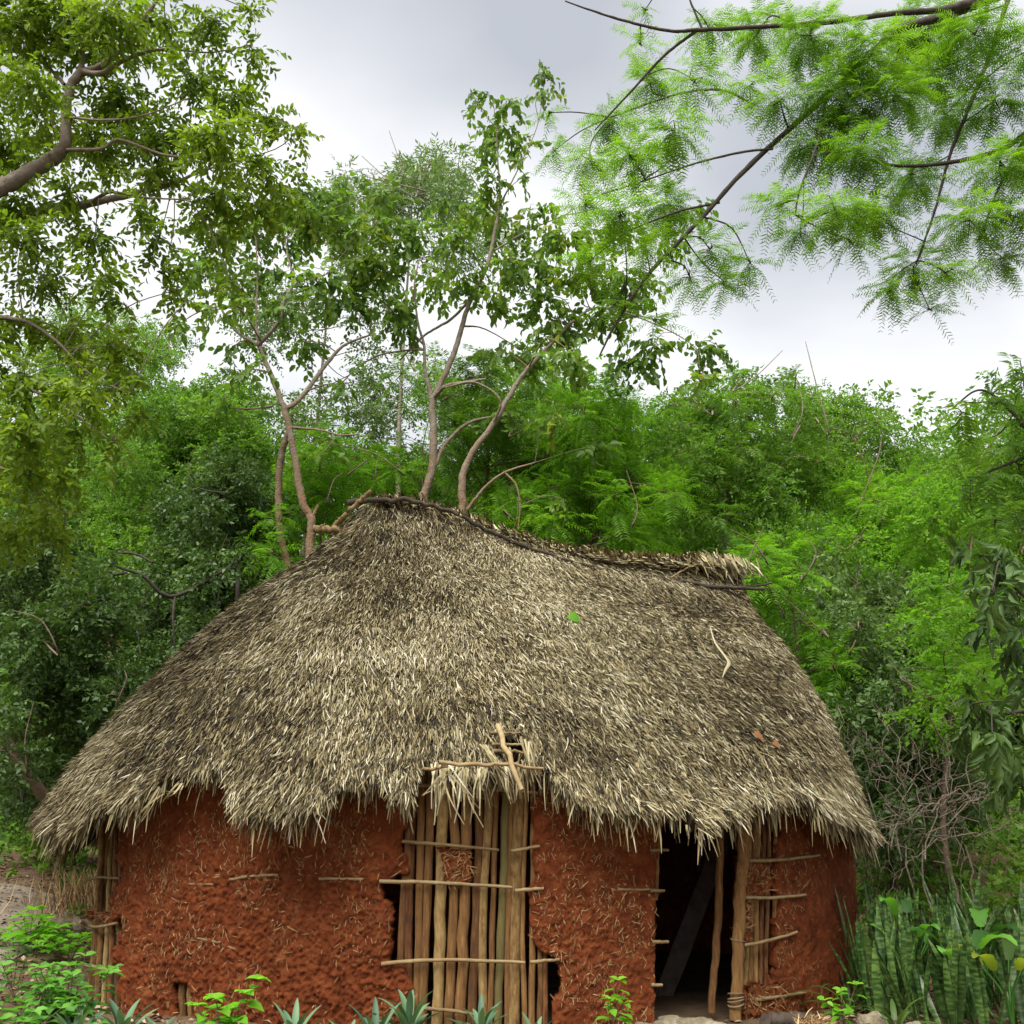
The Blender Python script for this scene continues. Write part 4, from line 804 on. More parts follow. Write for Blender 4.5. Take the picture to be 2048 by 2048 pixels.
tree('broadleaf_tree', 'dark glossy long-leaved tree at the right edge with drooping leaf clusters',
     [[(2180, 1300, Yr - 1, 9), (2060, 1200, Yr - 1, 5), (1980, 1130, Yr - 1, 2.5)], [(2180, 1420, Yr - 1, 7), (2060, 1420, Yr - 1, 4), (1960, 1440, Yr - 1, 2)]],
     [(1960, 1110, 38), (2010, 1120, 45), (1985, 1180, 45), (2040, 1200, 45), (1975, 1250, 30), (2030, 1280, 38), (2045, 1350, 40), (1960, 1420, 42), (1925, 1450, 36), (1985, 1470, 38), (2030, 1430, 40), (1940, 1400, 26), (2060, 1500, 50), (2100, 1250, 60), (2100, 1400, 60), (2030, 1560, 34)],
     'long', 'leaf_dark', 'bark_dark', 2.8, base=[(5.4, 8.5, float(gz(5.4, 8.5)) - .1, .1), (5.3, 8.4, 1.2, .08), tuple(at(2180, 1300, Yr - 1)) + (.045,)], twigs=4, droop=.5)

# background trees and shrubs, each with its own crown
def thicket_tree(name, label, Y, px, regions, sty, leaf, bark='bark_brown', cover=2.4, tr=.075, cat='tree', yd=1.1, droop=.1, squash=.85):
    cl = []
    for (cx, cy, rx, ry, n, r) in regions:
        for _ in range(n):
            a = rng.random() * 6.283; q = math.sqrt(rng.random())
            cl.append((cx + rx * q * math.cos(a), cy + ry * q * math.sin(a), r * (.75 + .5 * rng.random()), Y + rng.normal() * yd))
    x = at(px, 1600, Y)[0]; gg = float(gz(x, Y)); top = min(c[1] for c in cl); cx = np.mean([c[0] for c in cl])
    tp = at(cx, top + 80, Y); md = np.array([x + (tp[0] - x) * .35 + rng.normal() * .25, Y + rng.normal() * .2, gg + (tp[2] - gg) * .5])
    base = [(x, Y, gg - .12, tr * 1.15), (x + rng.normal() * .12, Y, gg + (md[2] - gg) * .5, tr), tuple(md) + (tr * .75,), tuple(tp) + (tr * .25,)]
    twl = []
    for _ in range(6):
        c = cl[rng.integers(len(cl))]; y0 = c[3] - 1.0 - .5 * rng.random(); dx, dy = rng.normal() * 60, -abs(rng.normal()) * 70
        twl.append([(c[0], c[1], c[3], 2.2), (c[0] - dx * .1 + rng.normal() * 14, c[1] - dy * .3 + rng.normal() * 14, y0 + .1, 1.7), (c[0] + dx * .4 + rng.normal() * 14, c[1] + dy * .4 + rng.normal() * 14, y0, 1.3), (c[0] + dx, c[1] + dy, y0 + .1, .7)])
    return tree(name, label, twl, cl, sty, leaf, bark, cover, 'trees and shrubs of the thicket behind the hut', base, 4, rsc=1.2, base_only=True, droop=droop, sides=8, squash=squash, cat=cat, lump=.08, tw_r=.011)
TT = thicket_tree
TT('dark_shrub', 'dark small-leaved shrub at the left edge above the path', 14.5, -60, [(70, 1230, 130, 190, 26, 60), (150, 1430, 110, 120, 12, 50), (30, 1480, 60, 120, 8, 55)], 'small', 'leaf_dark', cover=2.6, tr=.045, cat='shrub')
TT('leafy_tree', 'bright green small-leaved tree in the gap between the overhanging limbs and the crossing pale stems', 20.5, 330, [(380, 900, 170, 110, 26, 60), (300, 1060, 170, 100, 20, 60), (480, 860, 80, 80, 8, 45)], 'small', 'leaf_mid', cover=2.4)
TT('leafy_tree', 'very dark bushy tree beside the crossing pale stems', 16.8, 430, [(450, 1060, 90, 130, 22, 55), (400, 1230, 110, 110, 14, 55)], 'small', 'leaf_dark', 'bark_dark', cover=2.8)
TT('feathery_shrub', 'bright feathery shrub showing between the pale stems left of the roof peak', 17.2, 650, [(640, 960, 80, 90, 14, 45), (730, 930, 70, 60, 9, 40), (560, 1080, 60, 90, 8, 40)], 'feather', 'leaf_feather', cover=1.9, tr=.045, cat='shrub')
TT('leafy_tree', 'pale thin-crowned tree far behind the crossing pale stems', 24, 560, [(620, 560, 170, 170, 16, 50), (680, 820, 120, 70, 9, 45), (780, 720, 60, 120, 6, 40)], 'mid', 'leaf_silver', 'bark_pale', cover=1.2)
TT('narrow_leaved_tree', 'thin-crowned tree with narrow leaves against the sky above the roof peak', 22.5, 820, [(800, 350, 70, 50, 9, 38), (870, 400, 90, 80, 12, 45), (740, 410, 80, 70, 9, 40), (680, 360, 14, 40, 4, 20), (930, 480, 80, 80, 8, 45)], 'narrow', 'leaf_silver', 'bark_pale', cover=1.1)
TT('leafy_tree', 'deep green fine-leaved tree right behind the tall pale stems', 19.5, 960, [(1010, 790, 120, 70, 16, 50), (900, 900, 90, 70, 8, 45), (1080, 900, 120, 80, 14, 50), (850, 760, 50, 60, 5, 40)], 'feather', 'leaf_mid', cover=1.9)
TT('feathery_tree', 'bright yellow-green feathery tree above the sagging middle of the ridge', 17.6, 1160, [(1180, 860, 100, 90, 18, 50), (1090, 1010, 130, 50, 14, 45), (1290, 1010, 100, 70, 14, 45), (1230, 960, 90, 70, 10, 50)], 'feather', 'leaf_feather', cover=1.8)
TT('feathery_tree', 'tall feathery tree with a tasselled top right of the ridge end', 20, 1440, [(1400, 880, 100, 70, 16, 50), (1490, 800, 50, 40, 6, 30), (1480, 745, 16, 30, 4, 18), (1380, 800, 60, 20, 5, 28), (1460, 980, 130, 90, 18, 55), (1570, 820, 60, 50, 7, 36), (1590, 795, 10, 24, 3, 16)], ['feather', 'feather', 'small'], 'leaf_mid', 'bark_pale', cover=1.6)
TT('leafy_tree', 'airy small-leaved tree with twiggy top standing against the bright sky on the right', 22, 1700, [(1680, 890, 110, 90, 18, 50), (1770, 870, 60, 60, 6, 34), (1740, 830, 30, 20, 3, 20), (1850, 950, 90, 60, 10, 45), (1600, 900, 80, 70, 10, 48)], 'small', 'leaf_mid', 'bark_pale', cover=1.35)
TT('leafy_tree', 'yellow-green tree below the airy sky gap at the right', 19, 1790, [(1800, 1050, 130, 110, 24, 55), (1700, 1130, 90, 80, 12, 50), (1930, 1130, 80, 120, 10, 50)], ['small', 'feather'], 'leaf_feather', cover=2.0)
TT('silvery_tree', 'silvery small-leaved tree to the right of the thatch slope', 17, 1760, [(1740, 1270, 120, 110, 24, 52), (1650, 1180, 70, 80, 9, 45), (1820, 1380, 70, 80, 9, 45)], 'small', 'leaf_silver', cover=2.4)
TT('feathery_shrub', 'bright feathery shrub touching the right slope of the thatch', 14.6, 1620, [(1560, 1180, 60, 90, 12, 42), (1620, 1330, 60, 80, 9, 38), (1660, 1400, 40, 30, 4, 30), (1520, 1130, 40, 40, 5, 34)], 'feather', 'leaf_feather', cover=1.7, tr=.045, cat='shrub', yd=.5)
TT('leafy_shrub', 'lime green shrub behind the dark leaf clusters of the right edge', 13.6, 1900, [(1890, 1230, 60, 120, 10, 45), (1950, 1330, 70, 120, 10, 48), (1870, 1400, 50, 60, 5, 38)], ['small', 'feather'], 'leaf_feather', cover=1.9, tr=.045, cat='shrub')
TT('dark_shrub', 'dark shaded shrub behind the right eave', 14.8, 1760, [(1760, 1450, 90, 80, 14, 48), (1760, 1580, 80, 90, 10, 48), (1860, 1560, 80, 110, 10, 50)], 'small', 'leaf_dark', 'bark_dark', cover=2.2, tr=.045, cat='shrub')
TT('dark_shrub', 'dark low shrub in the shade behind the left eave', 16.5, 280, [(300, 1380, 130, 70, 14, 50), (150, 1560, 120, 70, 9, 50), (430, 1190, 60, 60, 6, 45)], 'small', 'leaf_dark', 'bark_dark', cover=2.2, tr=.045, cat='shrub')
TT('leafy_tree', 'tall tree far left with a pale trunk seen between the leaves', 25, 230, [(200, 760, 180, 140, 16, 60), (80, 960, 130, 140, 14, 60), (300, 700, 60, 60, 4, 36)], 'small', 'leaf_mid', 'bark_pale', cover=1.3, tr=.22)
TT('leafy_tree', 'mid green tree filling the far right behind the silvery tree', 26, 1960, [(1980, 1060, 120, 130, 16, 60), (1900, 1250, 120, 120, 12, 60), (1700, 1350, 120, 100, 10, 60)], 'mid', 'leaf_mid', cover=1.8)
TT('leafy_tree', 'mid green tree filling the far middle behind the tall pale stems', 26, 1120, [(760, 990, 140, 60, 10, 55), (1000, 1000, 140, 60, 10, 55), (1260, 900, 160, 80, 12, 60), (560, 980, 100, 80, 8, 55)], 'mid', 'leaf_mid', cover=1.6)
# young trunks in the shade at the left
for i, (px_, Y, top, lab) in enumerate(((30, 13.6, 1200, 'slim bare trunk nearest the left edge above the path weeds'), (22, 15.0, 1250, 'second slim trunk at the left edge, standing farther back'))):
    pass
b = MB(); P = catmull(np.array([at(300, 1640, 13.7) * [1, 1, 0] + [0, 0, float(gz(at(300, 1640, 13.7)[0], 13.7)) - .1], at(265, 1640, 13.6), at(170, 1622, 13.2), at(100, 1600, 12.9), at(72, 1570, 12.8), at(42, 1535, 12.8), at(15, 1480, 12.8), at(-40, 1380, 12.8)]), 20)
o = empty('leaning_tree', P[0], 'bare brown trunk leaning left beside the left tip of the eave', 'tree', 'trees around the hut'); tube(b, P, np.linspace(.085, .06, 20), 9, .4, 0, .06); b.build('trunk', 'bark_brown', o)
cb = MB(); clump(cb, None, P[-1], .5, 'mid', 2); cb.build('crown', 'leaf_mid', o)
# long black limb in front of the left thicket
b = MB(); lb = [[(478, 1120, 14.9, 4), (440, 1145, 14.2, 4), (400, 1170, 14, 4), (350, 1192, 13.8, 4), (320, 1185, 13.7, 4), (290, 1155, 13.6, 3.5), (255, 1140, 13.5, 3), (220, 1130, 13.5, 2)], [(255, 1145, 13.5, 2.5), (200, 1155, 13.4, 3), (150, 1170, 13.4, 2)],
     [(350, 1192, 13.8, 3), (346, 1240, 13.7, 2.4), (350, 1300, 13.7, 1.5)], [(305, 1125, 13.9, 2.5), (270, 1108, 13.9, 2.5), (230, 1105, 13.9, 2)]]
tree('dark_limbed_tree', 'small dark tree with one long black sagging limb before the left thicket', lb, [(420, 1120, 36), (470, 1100, 36), (230, 1120, 26, 13.5, .5), (160, 1170, 24, 13.4, .5), (350, 1290, 18, 13.7, .5)], 'small', 'leaf_dark', 'bark_dark', 1.8,
     base=[(at(470, 1600, 14.9)[0], 14.9, float(gz(at(470, 1600, 14.9)[0], 14.9)) - .1, .07), (at(475, 1350, 14.9)[0], 14.9, 2.6, .05), tuple(at(478, 1120, 14.9)) + (.03,)], twigs=5, ydepth=.3)
# dead grey brush at the right
b = MB()
def brush(p, d, L, r, lev):
    n = 7; P = wander(p, p + d * L, n, L * .055); P[:, 2] += .12 * L * np.sin(np.linspace(0, math.pi, n)); tube(b, P, np.linspace(r, r * .45, n), 5, .75 + .25 * rng.random(), caps=False)
    if lev:
        for _ in range(rng.integers(2, 5)):
            k = rng.integers(2, n); brush(P[k], nrm(d + ball(1)[0] * .85 + np.array([0, 0, -.12])), L * (.45 + .35 * rng.random()), r * .55, lev - 1)
for px_, py_, dx, dz, L in ((1800, 1720, -.25, .9, 1.1), (1830, 1700, .5, .8, 1.2), (1860, 1640, .8, .3, 1.1), (1900, 1700, -.5, .7, .9), (1890, 1620, .7, .5, 1.0), (1840, 1560, -.3, -.8, .8), (1950, 1640, -.8, .1, 1.0), (1820, 1640, -.2, .9, .8), (1880, 1580, .6, -.5, .9), (1960, 1590, -.7, -.4, .8), (1990, 1600, -.5, .4, .8), (1850, 1730, .8, .5, 1.0)):
    p = at(px_, py_, 11.3 + rng.normal() * .25); [brush(p + rng.normal(size=3) * .08, nrm(np.array([dx, rng.normal() * .3, dz]) + ball(1)[0] * .35), L * (.7 + .4 * rng.random()), .009, 2) for _ in range(2)]
for px_ in (1812, 1846, 1890, 1930):
    p = at(px_, 1690, 11.3); P = wander((p[0] + .05, p[1], float(gz(p[0], p[1])) - .05), p, 7, .03); tube(b, P, .010, 5, .8)
tag(b.build('dead_brush', 'bark_pale', origin=(at(1860, 1700, 11.3)[0], 11.3, 0)), 'tangle of dry grey leafless branches beyond the snake plants', 'shrub')

# stuff nobody could count: the far wood, the undergrowth, the litter on the ground
mb = MB(); nc = 150
for k in range(nc):
    x_ = rng.uniform(-30, 30); y_ = rng.uniform(27, 38); top = (12.6 + rng.normal() * 1.1 - 2.2 * sstep(-3, -9, x_) * sstep(-17, -11, x_)) * y_ / 31
    for zc_ in np.arange(2.0, top, 2.6):
        r_ = rng.uniform(1.7, 2.8); n = int(95 * r_ ** 2 / 2.2); d = ball(n); P = np.array([x_ + rng.normal() * 1.0, y_ + rng.normal() * .8, zc_ + rng.normal() * .5]) + d * r_ * rng.random((n, 1)) ** .4 * np.array([1, 1, .8])
        sprays(mb, P, d + ball(n) * .6, length=.42, K=6, L=.22, Wd=.11, spread=.9, grav=.3, jit=.4, rb=np.clip(rng.random() * .5 + .5 * rng.random(n), 0, 1))
tag(mb.build('far_wood', 'leaf_mid'), kind='stuff')
mb = MB(); n = 9500; x = rng.uniform(-15, 15, n); y = rng.uniform(13.4, 27, n); pd = np.min(np.linalg.norm(ctr[None, :, :2] - np.stack([x, y], 1)[:, None], axis=2), 1)
hid = (((x + .2) / 4.6) ** 2 + ((y - 11.3) / 3.2) ** 2 < 1) | (pd < 1.3); x, y = x[~hid], y[~hid]; n = len(x)
z = gz(x, y) + rng.random(n) ** 1.6 * (.35 + 1.3 * sstep(15, 21, y)) ; P = np.stack([x, y, z], 1)
sprays(mb, P, nrm(ball(n) * .7 + np.array([0, 0, .6])), length=.3, K=8, L=.12, Wd=.065, spread=.9, grav=.2, jit=.35)
tag(mb.build('undergrowth', 'leaf_mid'), kind='stuff')
mb = MB(); n = 15000; x = rng.uniform(-9, 7, n); y = rng.uniform(7.2, 18, n); ok = ~(((x + .3) / 4.1) ** 2 + ((y - 11.3) / 2.7) ** 2 < 1); x, y = x[ok], y[ok]; n = len(x)
P = np.stack([x, y, gz(x, y) + .02], 1); leaves(mb, P, nrm(ball(n) * [1, 1, .15]), np.array([0, 0, 1.0]) + ball(n) * .45, .04 + .07 * rng.random(n), .02 + .03 * rng.random(n), 'quad')
tag(mb.build('leaf_litter', 'litter'), kind='stuff')

# ------------------------------------------------------------------ plants near the hut
def rosette(x, y, n, L, w, label, leaf='leaf_oyster', name='oyster_plant', el=(0.25, 1.35), group='grey-green oyster plants along the front of the hut', bend=.7, h=.10, cat='plant'):
    b = MB(); g = float(gz(x, y))
    for i in range(n):
        q = i / n; az = i * 2.399 + rng.normal() * .15; e_ = el[1] - (el[1] - el[0]) * (1 - q)
        strap(b, (x + .02 * math.cos(az), y + .02 * math.sin(az), g + h * q), az, e_, L * (.75 + .4 * rng.random()) * (1.05 - .25 * q), w, bend * (.7 + .6 * rng.random()), 8, .45, rng.random())
    o = empty(name, (x, y, g), label, cat, group); b.build('leaves', leaf, o)
    b = MB(); tube(b, wander((x, y, g - .02), (x, y, g + h + .05), 5, .004), .018, 7, .5); b.build('stem', 'bark_brown', o); return o
PLIFT = .05
def at_ground(px_, Y): return at(px_, 2040, Y)[0], Y
for px_, Y, n, L, w, h, lab in ((818, 7.85, 24, .34, .052, .16, 'largest grey-green oyster plant at the foot of the exposed central poles'), (752, 7.6, 22, .32, .05, .10, 'oyster plant half hidden left of the largest one under the central poles'),
                                (962, 7.8, 20, .28, .046, .12, 'oyster plant standing before the olive green pole'), (1068, 7.7, 16, .24, .042, .06, 'small low oyster plant below the right end of the central poles'),
                                (590, 7.7, 20, .32, .05, .07, 'oyster plant at the bottom edge right of the lime green vine'), (246, 7.75, 26, .36, .052, .09, 'oyster plant in front of the left corner of the mud wall'),
                                (320, 7.7, 18, .30, .05, .06, 'oyster plant between the left weed bush and the lime green vine'), (150, 7.6, 20, .36, .05, .08, 'oyster plant tucked under the leafy weed at the left corner'), (700, 7.75, 14, .26, .045, .04, 'low oyster plant poking up left of the central poles')):
    x, y = at_ground(px_, Y); rosette(x, y, n, L, w, lab, h=h + PLIFT)
def herb(name, label, px_, Y, stems, leaf, L, w, kind='oval', group=None, step=.07, pairs=True, tip=True, spread=1.15, cat='plant', sbark='bark_brown'):
    x, y = at_ground(px_, Y); g = float(gz(x, y)); wood, lv = MB(), MB()
    for (dx, dy, h) in stems:
        P = catmull(np.array([(x + dx * .15, y + dy * .15, g - .02), (x + dx * .5, y + dy * .5, g + h * .55), (x + dx, y + dy, g + h)]), 12); tube(wood, P, np.linspace(.006, .0025, 12), 5, .5)
        Ltot = np.linalg.norm(P[-1] - P[0]); k = max(3, int(Ltot * .8 / step)); T = nrm(P[-1] - P[0]); ph = rng.random() * 3
        for i in range(k):
            f = .22 + .78 * (i + 1) / k; p = np.array([np.interp(f, np.linspace(0, 1, 12), P[:, j]) for j in range(3)])
            for s_ in ((0, math.pi) if pairs else (0,)):
                a = ph + i * (1.57 if pairs else 2.4) + s_; D = np.array([math.cos(a), math.sin(a), .25 + .3 * rng.normal() * .5]); sz = (.75 + .45 * rng.random()) * (1.05 - .45 * max(0, f - .6) / .4)
                q_ = p + D * L * .22
                tube(wood, np.array([p, (p + q_) / 2, q_]), .0016, 4, .5, caps=False)
                leaves(lv, q_[None], D[None] + np.array([[0, 0, -.25]]), np.array([[0, 0, 1.0]]) + rng.normal(size=(1, 3)) * .25, L * sz, w * sz, kind, np.array([np.clip(.35 + .55 * f * rng.random() + .1 * rng.normal(), 0, 1)]))
        leaves(lv, np.repeat(P[-1:], 3, 0), np.array([[math.cos(a_), math.sin(a_), .35] for a_ in ph + np.array([0, 2.1, 4.2])]), np.array([[0, 0, 1.0]] * 3) + rng.normal(size=(3, 3)) * .3, L * .7, w * .7, kind, np.array([.8, .9, .95]))
    o = empty(name, (x, y, g), label, cat, group); wood.build('stem', sbark, o); lv.build('leaves', leaf, o); return o
def st(n, rad, h0, h1): return [(rad * math.cos(a), rad * math.sin(a) * .8, h0 + (h1 - h0) * rng.random()) for a in rng.random(n) * 6.28]
gW = 'leafy green weeds at the left corner of the hut'
herb('leafy_weed', 'tallest leafy weed in the bottom left corner, reaching up to the wall poles', 135, 7.9, st(10, .26, .36, .64), 'leaf_weed', .13, .08, group=gW)
herb('leafy_weed', 'dense leafy weed at the very bottom left corner', 20, 7.6, st(12, .34, .25, .48), 'leaf_weed', .13, .08, group=gW)
herb('leafy_weed', 'lower leafy weed right of the tallest weed, before the left wall poles', 205, 7.6, st(6, .26, .20, .40), 'leaf_weed', .10, .06, group=gW)
herb('leafy_weed', 'leafy weed between the tallest weed and the left edge, beside the path', 60, 8.2, st(9, .28, .3, .55), 'leaf_weed', .12, .07, group=gW)
herb('lime_vine', 'lime green plant with heart-shaped leaves at the foot of the left mud wall', 450, 7.9, [(-.22, 0, .30), (-.05, -.1, .36), (.12, .02, .38), (.20, .1, .46), (-.12, .1, .34), (.02, .1, .26)], 'leaf_lime', .125, .11, 'heart', step=.085)
herb('seedling', 'single lime green seedling in front of the mud wall left of the doorway', 1232, 8.2, [(.02, 0, .42), (-.05, -.05, .30), (.06, .05, .25)], 'leaf_lime', .12, .075, step=.075)
herb('seedling', 'tiny lime sprout at the bottom edge below the central poles', 1045, 7.7, [(0, 0, .16), (.05, 0, .12)], 'leaf_lime', .06, .045, step=.06)
herb('seedling', 'young plant with rounded paired leaflets beside the stones right of the doorway', 1688, 8.6, [(-.14, 0, .22), (.10, -.05, .34), (.02, .05, .28), (-.05, -.1, .16)], 'leaf_lime', .11, .07, step=.075)
gP = 'bright green weeds along the path'
herb('path_weed', 'broad-leaved bright weed on the far side of the path below the leaning trunk', 38, 12.6, [(0, 0, .5), (-.15, .1, .42), (.15, .05, .4), (.3, 0, .3)], 'leaf_lime', .2, .13, group=gP, step=.12)
herb('path_weed', 'small bright weed on the path near the left edge', 18, 10.6, [(0, 0, .42), (.12, .05, .36), (-.1, 0, .34)], 'leaf_weed', .12, .08, group=gP)
for px_, Y, lab in ((90, 12.9, 'low bright weed between the broad-leaved weed and the hollow log'), (120, 12.4, 'low bright weed just below the hollow log'), (10, 13.0, 'low bright weed at the left edge beyond the path'), (60, 13.2, 'low bright weed behind the broad-leaved path weed')):
    herb('path_weed', lab, px_, Y, st(7, .35, .12, .3), 'leaf_lime', .13, .08, group=gP)
x, y = at_ground(1700, 9.2); rosette(x, y, 14, .55, .035, 'dark arching grass-like plant at the foot of the right wall corner', 'leaf_dark', 'arching_plant', (.5, 1.3), None, 1.7, .08)
x, y = at_ground(1790, 8.35); rosette(x, y, 14, .36, .045, 'dark spear-leaved rosette at the bottom below the snake plants', 'leaf_dark', 'arching_plant', (.3, 1.2), None, 1.0, .08)
# snake plants: upright strap leaves
gS = 'mottled snake plants in the bed right of the hut'
spots = [(1742, 9.7, 7, .95), (1765, 9.2, 6, .85), (1800, 9.6, 7, .90), (1830, 9.0, 7, .80), (1850, 10.0, 7, 1.0), (1880, 9.3, 7, .90), (1905, 8.8, 6, .75), (1920, 9.9, 7, 1.05), (1950, 9.2, 7, .85), (1975, 8.7, 6, .72), (1990, 9.7, 7, 1.0), (2020, 9.2, 7, .9), (2045, 8.8, 6, .75), (2040, 10.0, 7, 1.05),
         (1780, 10.1, 6, .95), (1960, 10.3, 6, 1.1), (2090, 9.4, 7, .95), (2100, 8.9, 6, .8), (1755, 8.9, 4, .7), (1870, 8.6, 5, .65)]
for px_, Y, n, h in spots:
    n = int(n * 1.5); h *= 1.06
    x, y = at_ground(px_, Y); g = float(gz(x, y)); o = empty('snake_plant', (x, y, g), 'tall mottled snake plant with upright sword leaves in the bed right of the hut', 'plant', gS)
    for k in range(n):
        b = MB(); az = rng.random() * 6.28; rr_ = .04 + .13 * rng.random()
        strap(b, (x + rr_ * math.cos(az), y + rr_ * math.sin(az), g - .02), az, 1.5 - abs(rng.normal()) * .20, h * (.7 + .4 * rng.random()), (.052 + .024 * rng.random()), rng.normal() * .14, 9, .35, np.clip(.5 + .3 * rng.normal(), 0, 1), lambda t: np.clip(np.minimum(.55 + t, 1) * np.minimum(1, (1.02 - t) * 3.2) ** .8, .02, 1), 0, rng.normal() * .7)
        b.build('leaf', 'snake', o)
# broad ragged leaves among them
def torn_plant(px_, Y, n, h, L, w, label, leaf='leaf_pale'):
    x, y = at_ground(px_, Y); g = float(gz(x, y)); o = empty('broad_leaf_plant', (x, y, g), label, 'plant', 'broad-leaved plants among the snake plants'); wood, lv = MB(), MB()
    for k in range(n):
        az = k * 2.4 + rng.random(); e_ = 1.25 - .3 * rng.random(); hh = h * (.7 + .35 * rng.random()); tip = np.array([x + .18 * math.cos(az), y + .18 * math.sin(az), g + hh])
        tube(wood, catmull(np.array([(x, y, g), (x + .05 * math.cos(az), y + .05 * math.sin(az), g + hh * .6), tip]), 8), np.linspace(.012, .006, 8), 6, .5)
        strap(lv, tip, az, .75 + .3 * rng.random(), L * (.75 + .4 * rng.random()), w * (.8 + .4 * rng.random()), 1.6, 12, .35, rng.random(), lambda t: np.sin(np.pi * np.clip(t * .9 + .08, 0, 1)) ** .7 * (1 - .16 * (np.sin(t * 40) > .2)))
    wood.build('stem', 'leaf_weed', o); lv.build('leaves', leaf, o)
torn_plant(1830, 9.3, 6, .78, .30, .11, 'ragged lime-leaved plant standing tallest at the left of the snake plants', 'leaf_weed')
torn_plant(1945, 8.9, 5, .58, .34, .17, 'broad ragged-leaved plant in the middle of the snake plants', 'leaf_weed')
torn_plant(2025, 8.7, 5, .50, .36, .17, 'broad yellow-green plant at the right edge of the snake plants')
torn_plant(1985, 9.5, 4, .7, .34, .15, 'broad-leaved plant behind the snake plants near the right edge', 'leaf_weed')

# ------------------------------------------------------------------ stones, logs and fallen bits
def rock(px_, Y, r, label, sq=.6, name='rock', dz=0.0):
    x, y = at_ground(px_, Y); g = float(gz(x, y)); n, m = 26, 16
    u_, v_ = np.meshgrid(np.linspace(0, 2 * math.pi, n, endpoint=False), np.linspace(0, math.pi, m), indexing='ij'); d = np.stack([np.cos(u_) * np.sin(v_), np.sin(u_) * np.sin(v_), np.cos(v_)], -1)
    sd = rng.integers(1000); ra = r * (.7 + .55 * vn(d[..., 0] * 1.7 + 5, d[..., 1] * 1.7 + d[..., 2] * 1.3 + sd, sd) + .5 * (fbm(d[..., 0] * 4 + sd, d[..., 1] * 4 + d[..., 2] * 4, 8) - .5))
    P = d * ra[..., None] * np.array([1.15, .9, sq]) + np.array([x, y, g + r * sq * .35 + dz]); ii = np.arange(n * m).reshape(n, m); i2 = np.roll(ii, -1, 0)
    b = MB(); b.add(P.reshape(-1, 3), np.stack([ii[:, :-1], ii[:, 1:], i2[:, 1:], i2[:, :-1]], -1).reshape(-1, 4)); return tag(b.build(name, 'stone', origin=(x, y, g)), label, 'rock', 'stones around the hut')
rock(1345, 8.75, .13, 'flat pale stone on the door sill nearest the left jamb', .45); rock(1405, 8.65, .17, 'largest flat stone across the doorway sill', .42); rock(1290, 8.7, .08, 'small stone left of the doorway sill', .5); rock(1490, 8.55, .07, 'small pale stone right of the foot of the tied door post', .6)
rock(1520, 8.45, .06, 'smallest stone at the bottom between the door post and the straw clump', .5); rock(1690, 8.2, .15, 'long mossy stone at the bottom right of the straw clump', .5); rock(1748, 8.4, .13, 'upright rough stone below the first snake plants', .9); rock(1980, 8.2, .13, 'pale stone at the bottom edge before the snake plants', .6); rock(118, 13.9, .22, 'pale rounded boulder behind the hollow log', .7)
rock(1830, 8.25, .11, 'rough stone at the bottom under the left snake plants', .8)
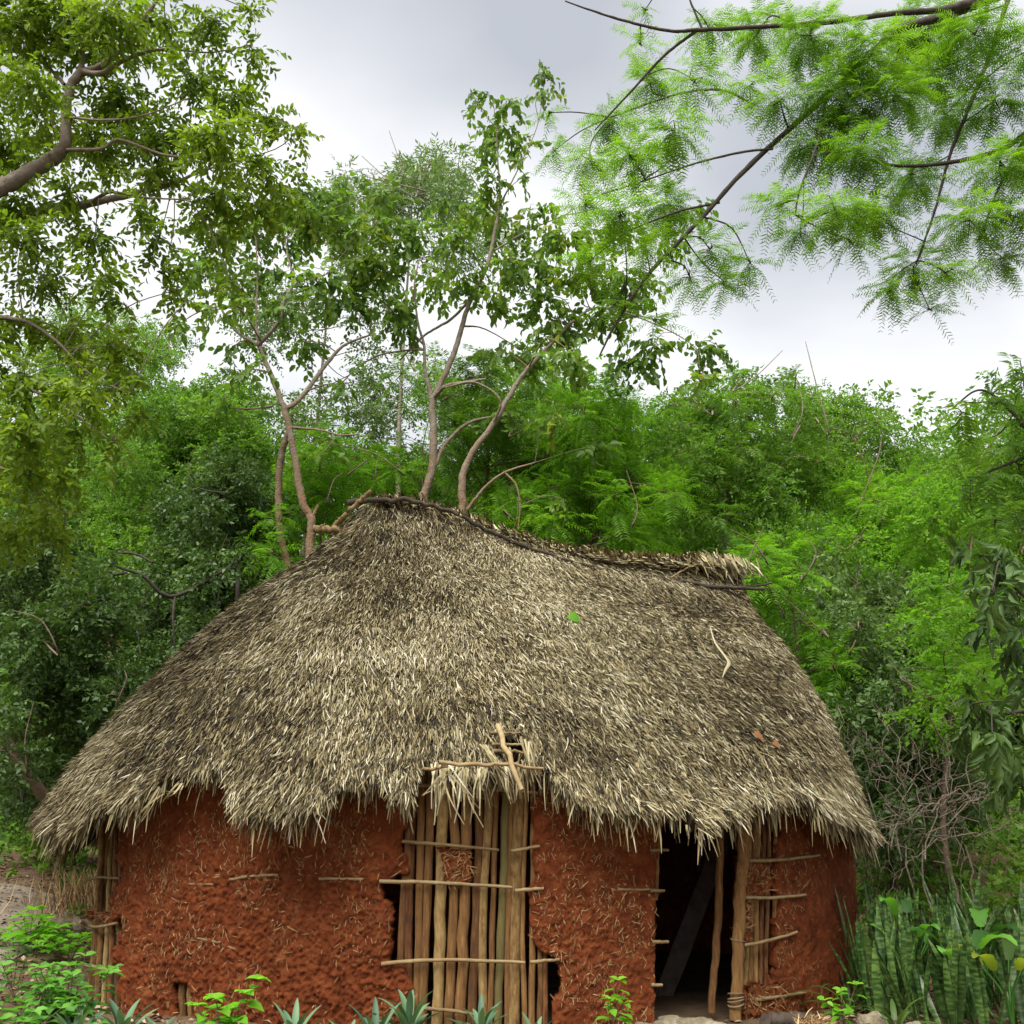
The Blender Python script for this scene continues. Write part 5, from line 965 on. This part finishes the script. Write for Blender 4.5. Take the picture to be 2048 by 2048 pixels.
# hollow log with its open end towards the path
p = at(95, 1722, 13.3); q_ = at(150, 1748, 13.6); b = MB(); gl = float(gz(p[0], p[1])); n = 22
A = np.array([p[0], p[1], gl + .16]); B = np.array([p[0] + .62, p[1] + .5, gl + .10])
P = wander(A, B, n, .006); tube(b, P, np.linspace(.125, .10, n), 18, .7, 0, .05, caps=False)
tube(b, P[::-1], np.linspace(.085, .095, n), 18, .1, 1, .04, caps=False)
a = np.linspace(0, 2 * math.pi, 18, endpoint=False); T = nrm(B - A); U = nrm(np.cross([0, 0, 1.0], T)); V_ = np.cross(T, U)
for c_, r0, r1 in ((A, .135, .078), (B, .105, .075)):
    ring = np.concatenate([c_ + r0 * (np.cos(a)[:, None] * U + np.sin(a)[:, None] * V_), c_ - T * .004 + r1 * (np.cos(a)[:, None] * U + np.sin(a)[:, None] * V_)]); j = np.arange(18)
    b.add(ring, np.stack([j, (j + 1) % 18, 18 + (j + 1) % 18, 18 + j], 1), .9)
tag(b.build('hollow_log', ['bark_pale', 'dark_wood'], origin=A), 'hollow pale log lying with its open end towards the path', 'log')
def log(p0, Y0, p1, Y1, r, label, m='dark_wood', dz=0.0):
    x0, y0 = at_ground(p0, Y0); x1, y1 = at_ground(p1, Y1); A = np.array([x0, y0, float(gz(x0, y0)) + r * .8 + dz]); B = np.array([x1, y1, float(gz(x1, y1)) + r * .8 + dz]); b = MB(); tube(b, wander(A, B, 12, r * .12), np.linspace(r, r * .8, 12), 10, .5, 0, .18)
    tag(b.build('rotten_log', m, origin=A), label, 'log', 'logs at the right of the doorway')
log(1530, 8.75, 1625, 8.8, .06, 'dark rotten log against the mud wall right of the door post'); log(1520, 8.45, 1610, 8.5, .035, 'thin black rotten log lying in front of the thicker one'); log(1250, 8.45, 1325, 8.55, .022, 'thin brown branch on the ground at the left door jamb', 'stick')
x, y = at_ground(1622, 8.4); g = float(gz(x, y)); b = MB(); n = 420; d = ball(n) * np.array([.15, .12, .09]); P = np.array([x, y, g + .05]) + d * rng.random((n, 1)) ** .4
leaves(b, P, ball(n) * [1, 1, .5] + np.array([.5, 0, .1]), ball(n), .05 + .08 * rng.random(n), .008, 'strip'); tag(b.build('straw_clump', 'straw', origin=(x, y, g)), 'clump of orange straw fallen on the ground right of the doorway', 'straw')
# dry grass tuft behind the hollow log
x, y = at_ground(155, 14.2); g = float(gz(x, y)); b = MB(); n = 500; P = np.array([x, y, g]) + np.stack([rng.normal(0, .3, n), rng.normal(0, .25, n), 0 * np.zeros(n)], 1)
leaves(b, P, ball(n) * .5 + np.array([0, 0, 1.0]), ball(n), .35 + .45 * rng.random(n), .014, 'strip'); tag(b.build('dry_grass_tuft', 'straw', origin=(x, y, g)), 'dry straw-coloured grass tuft beside the left corner of the hut', 'plant')
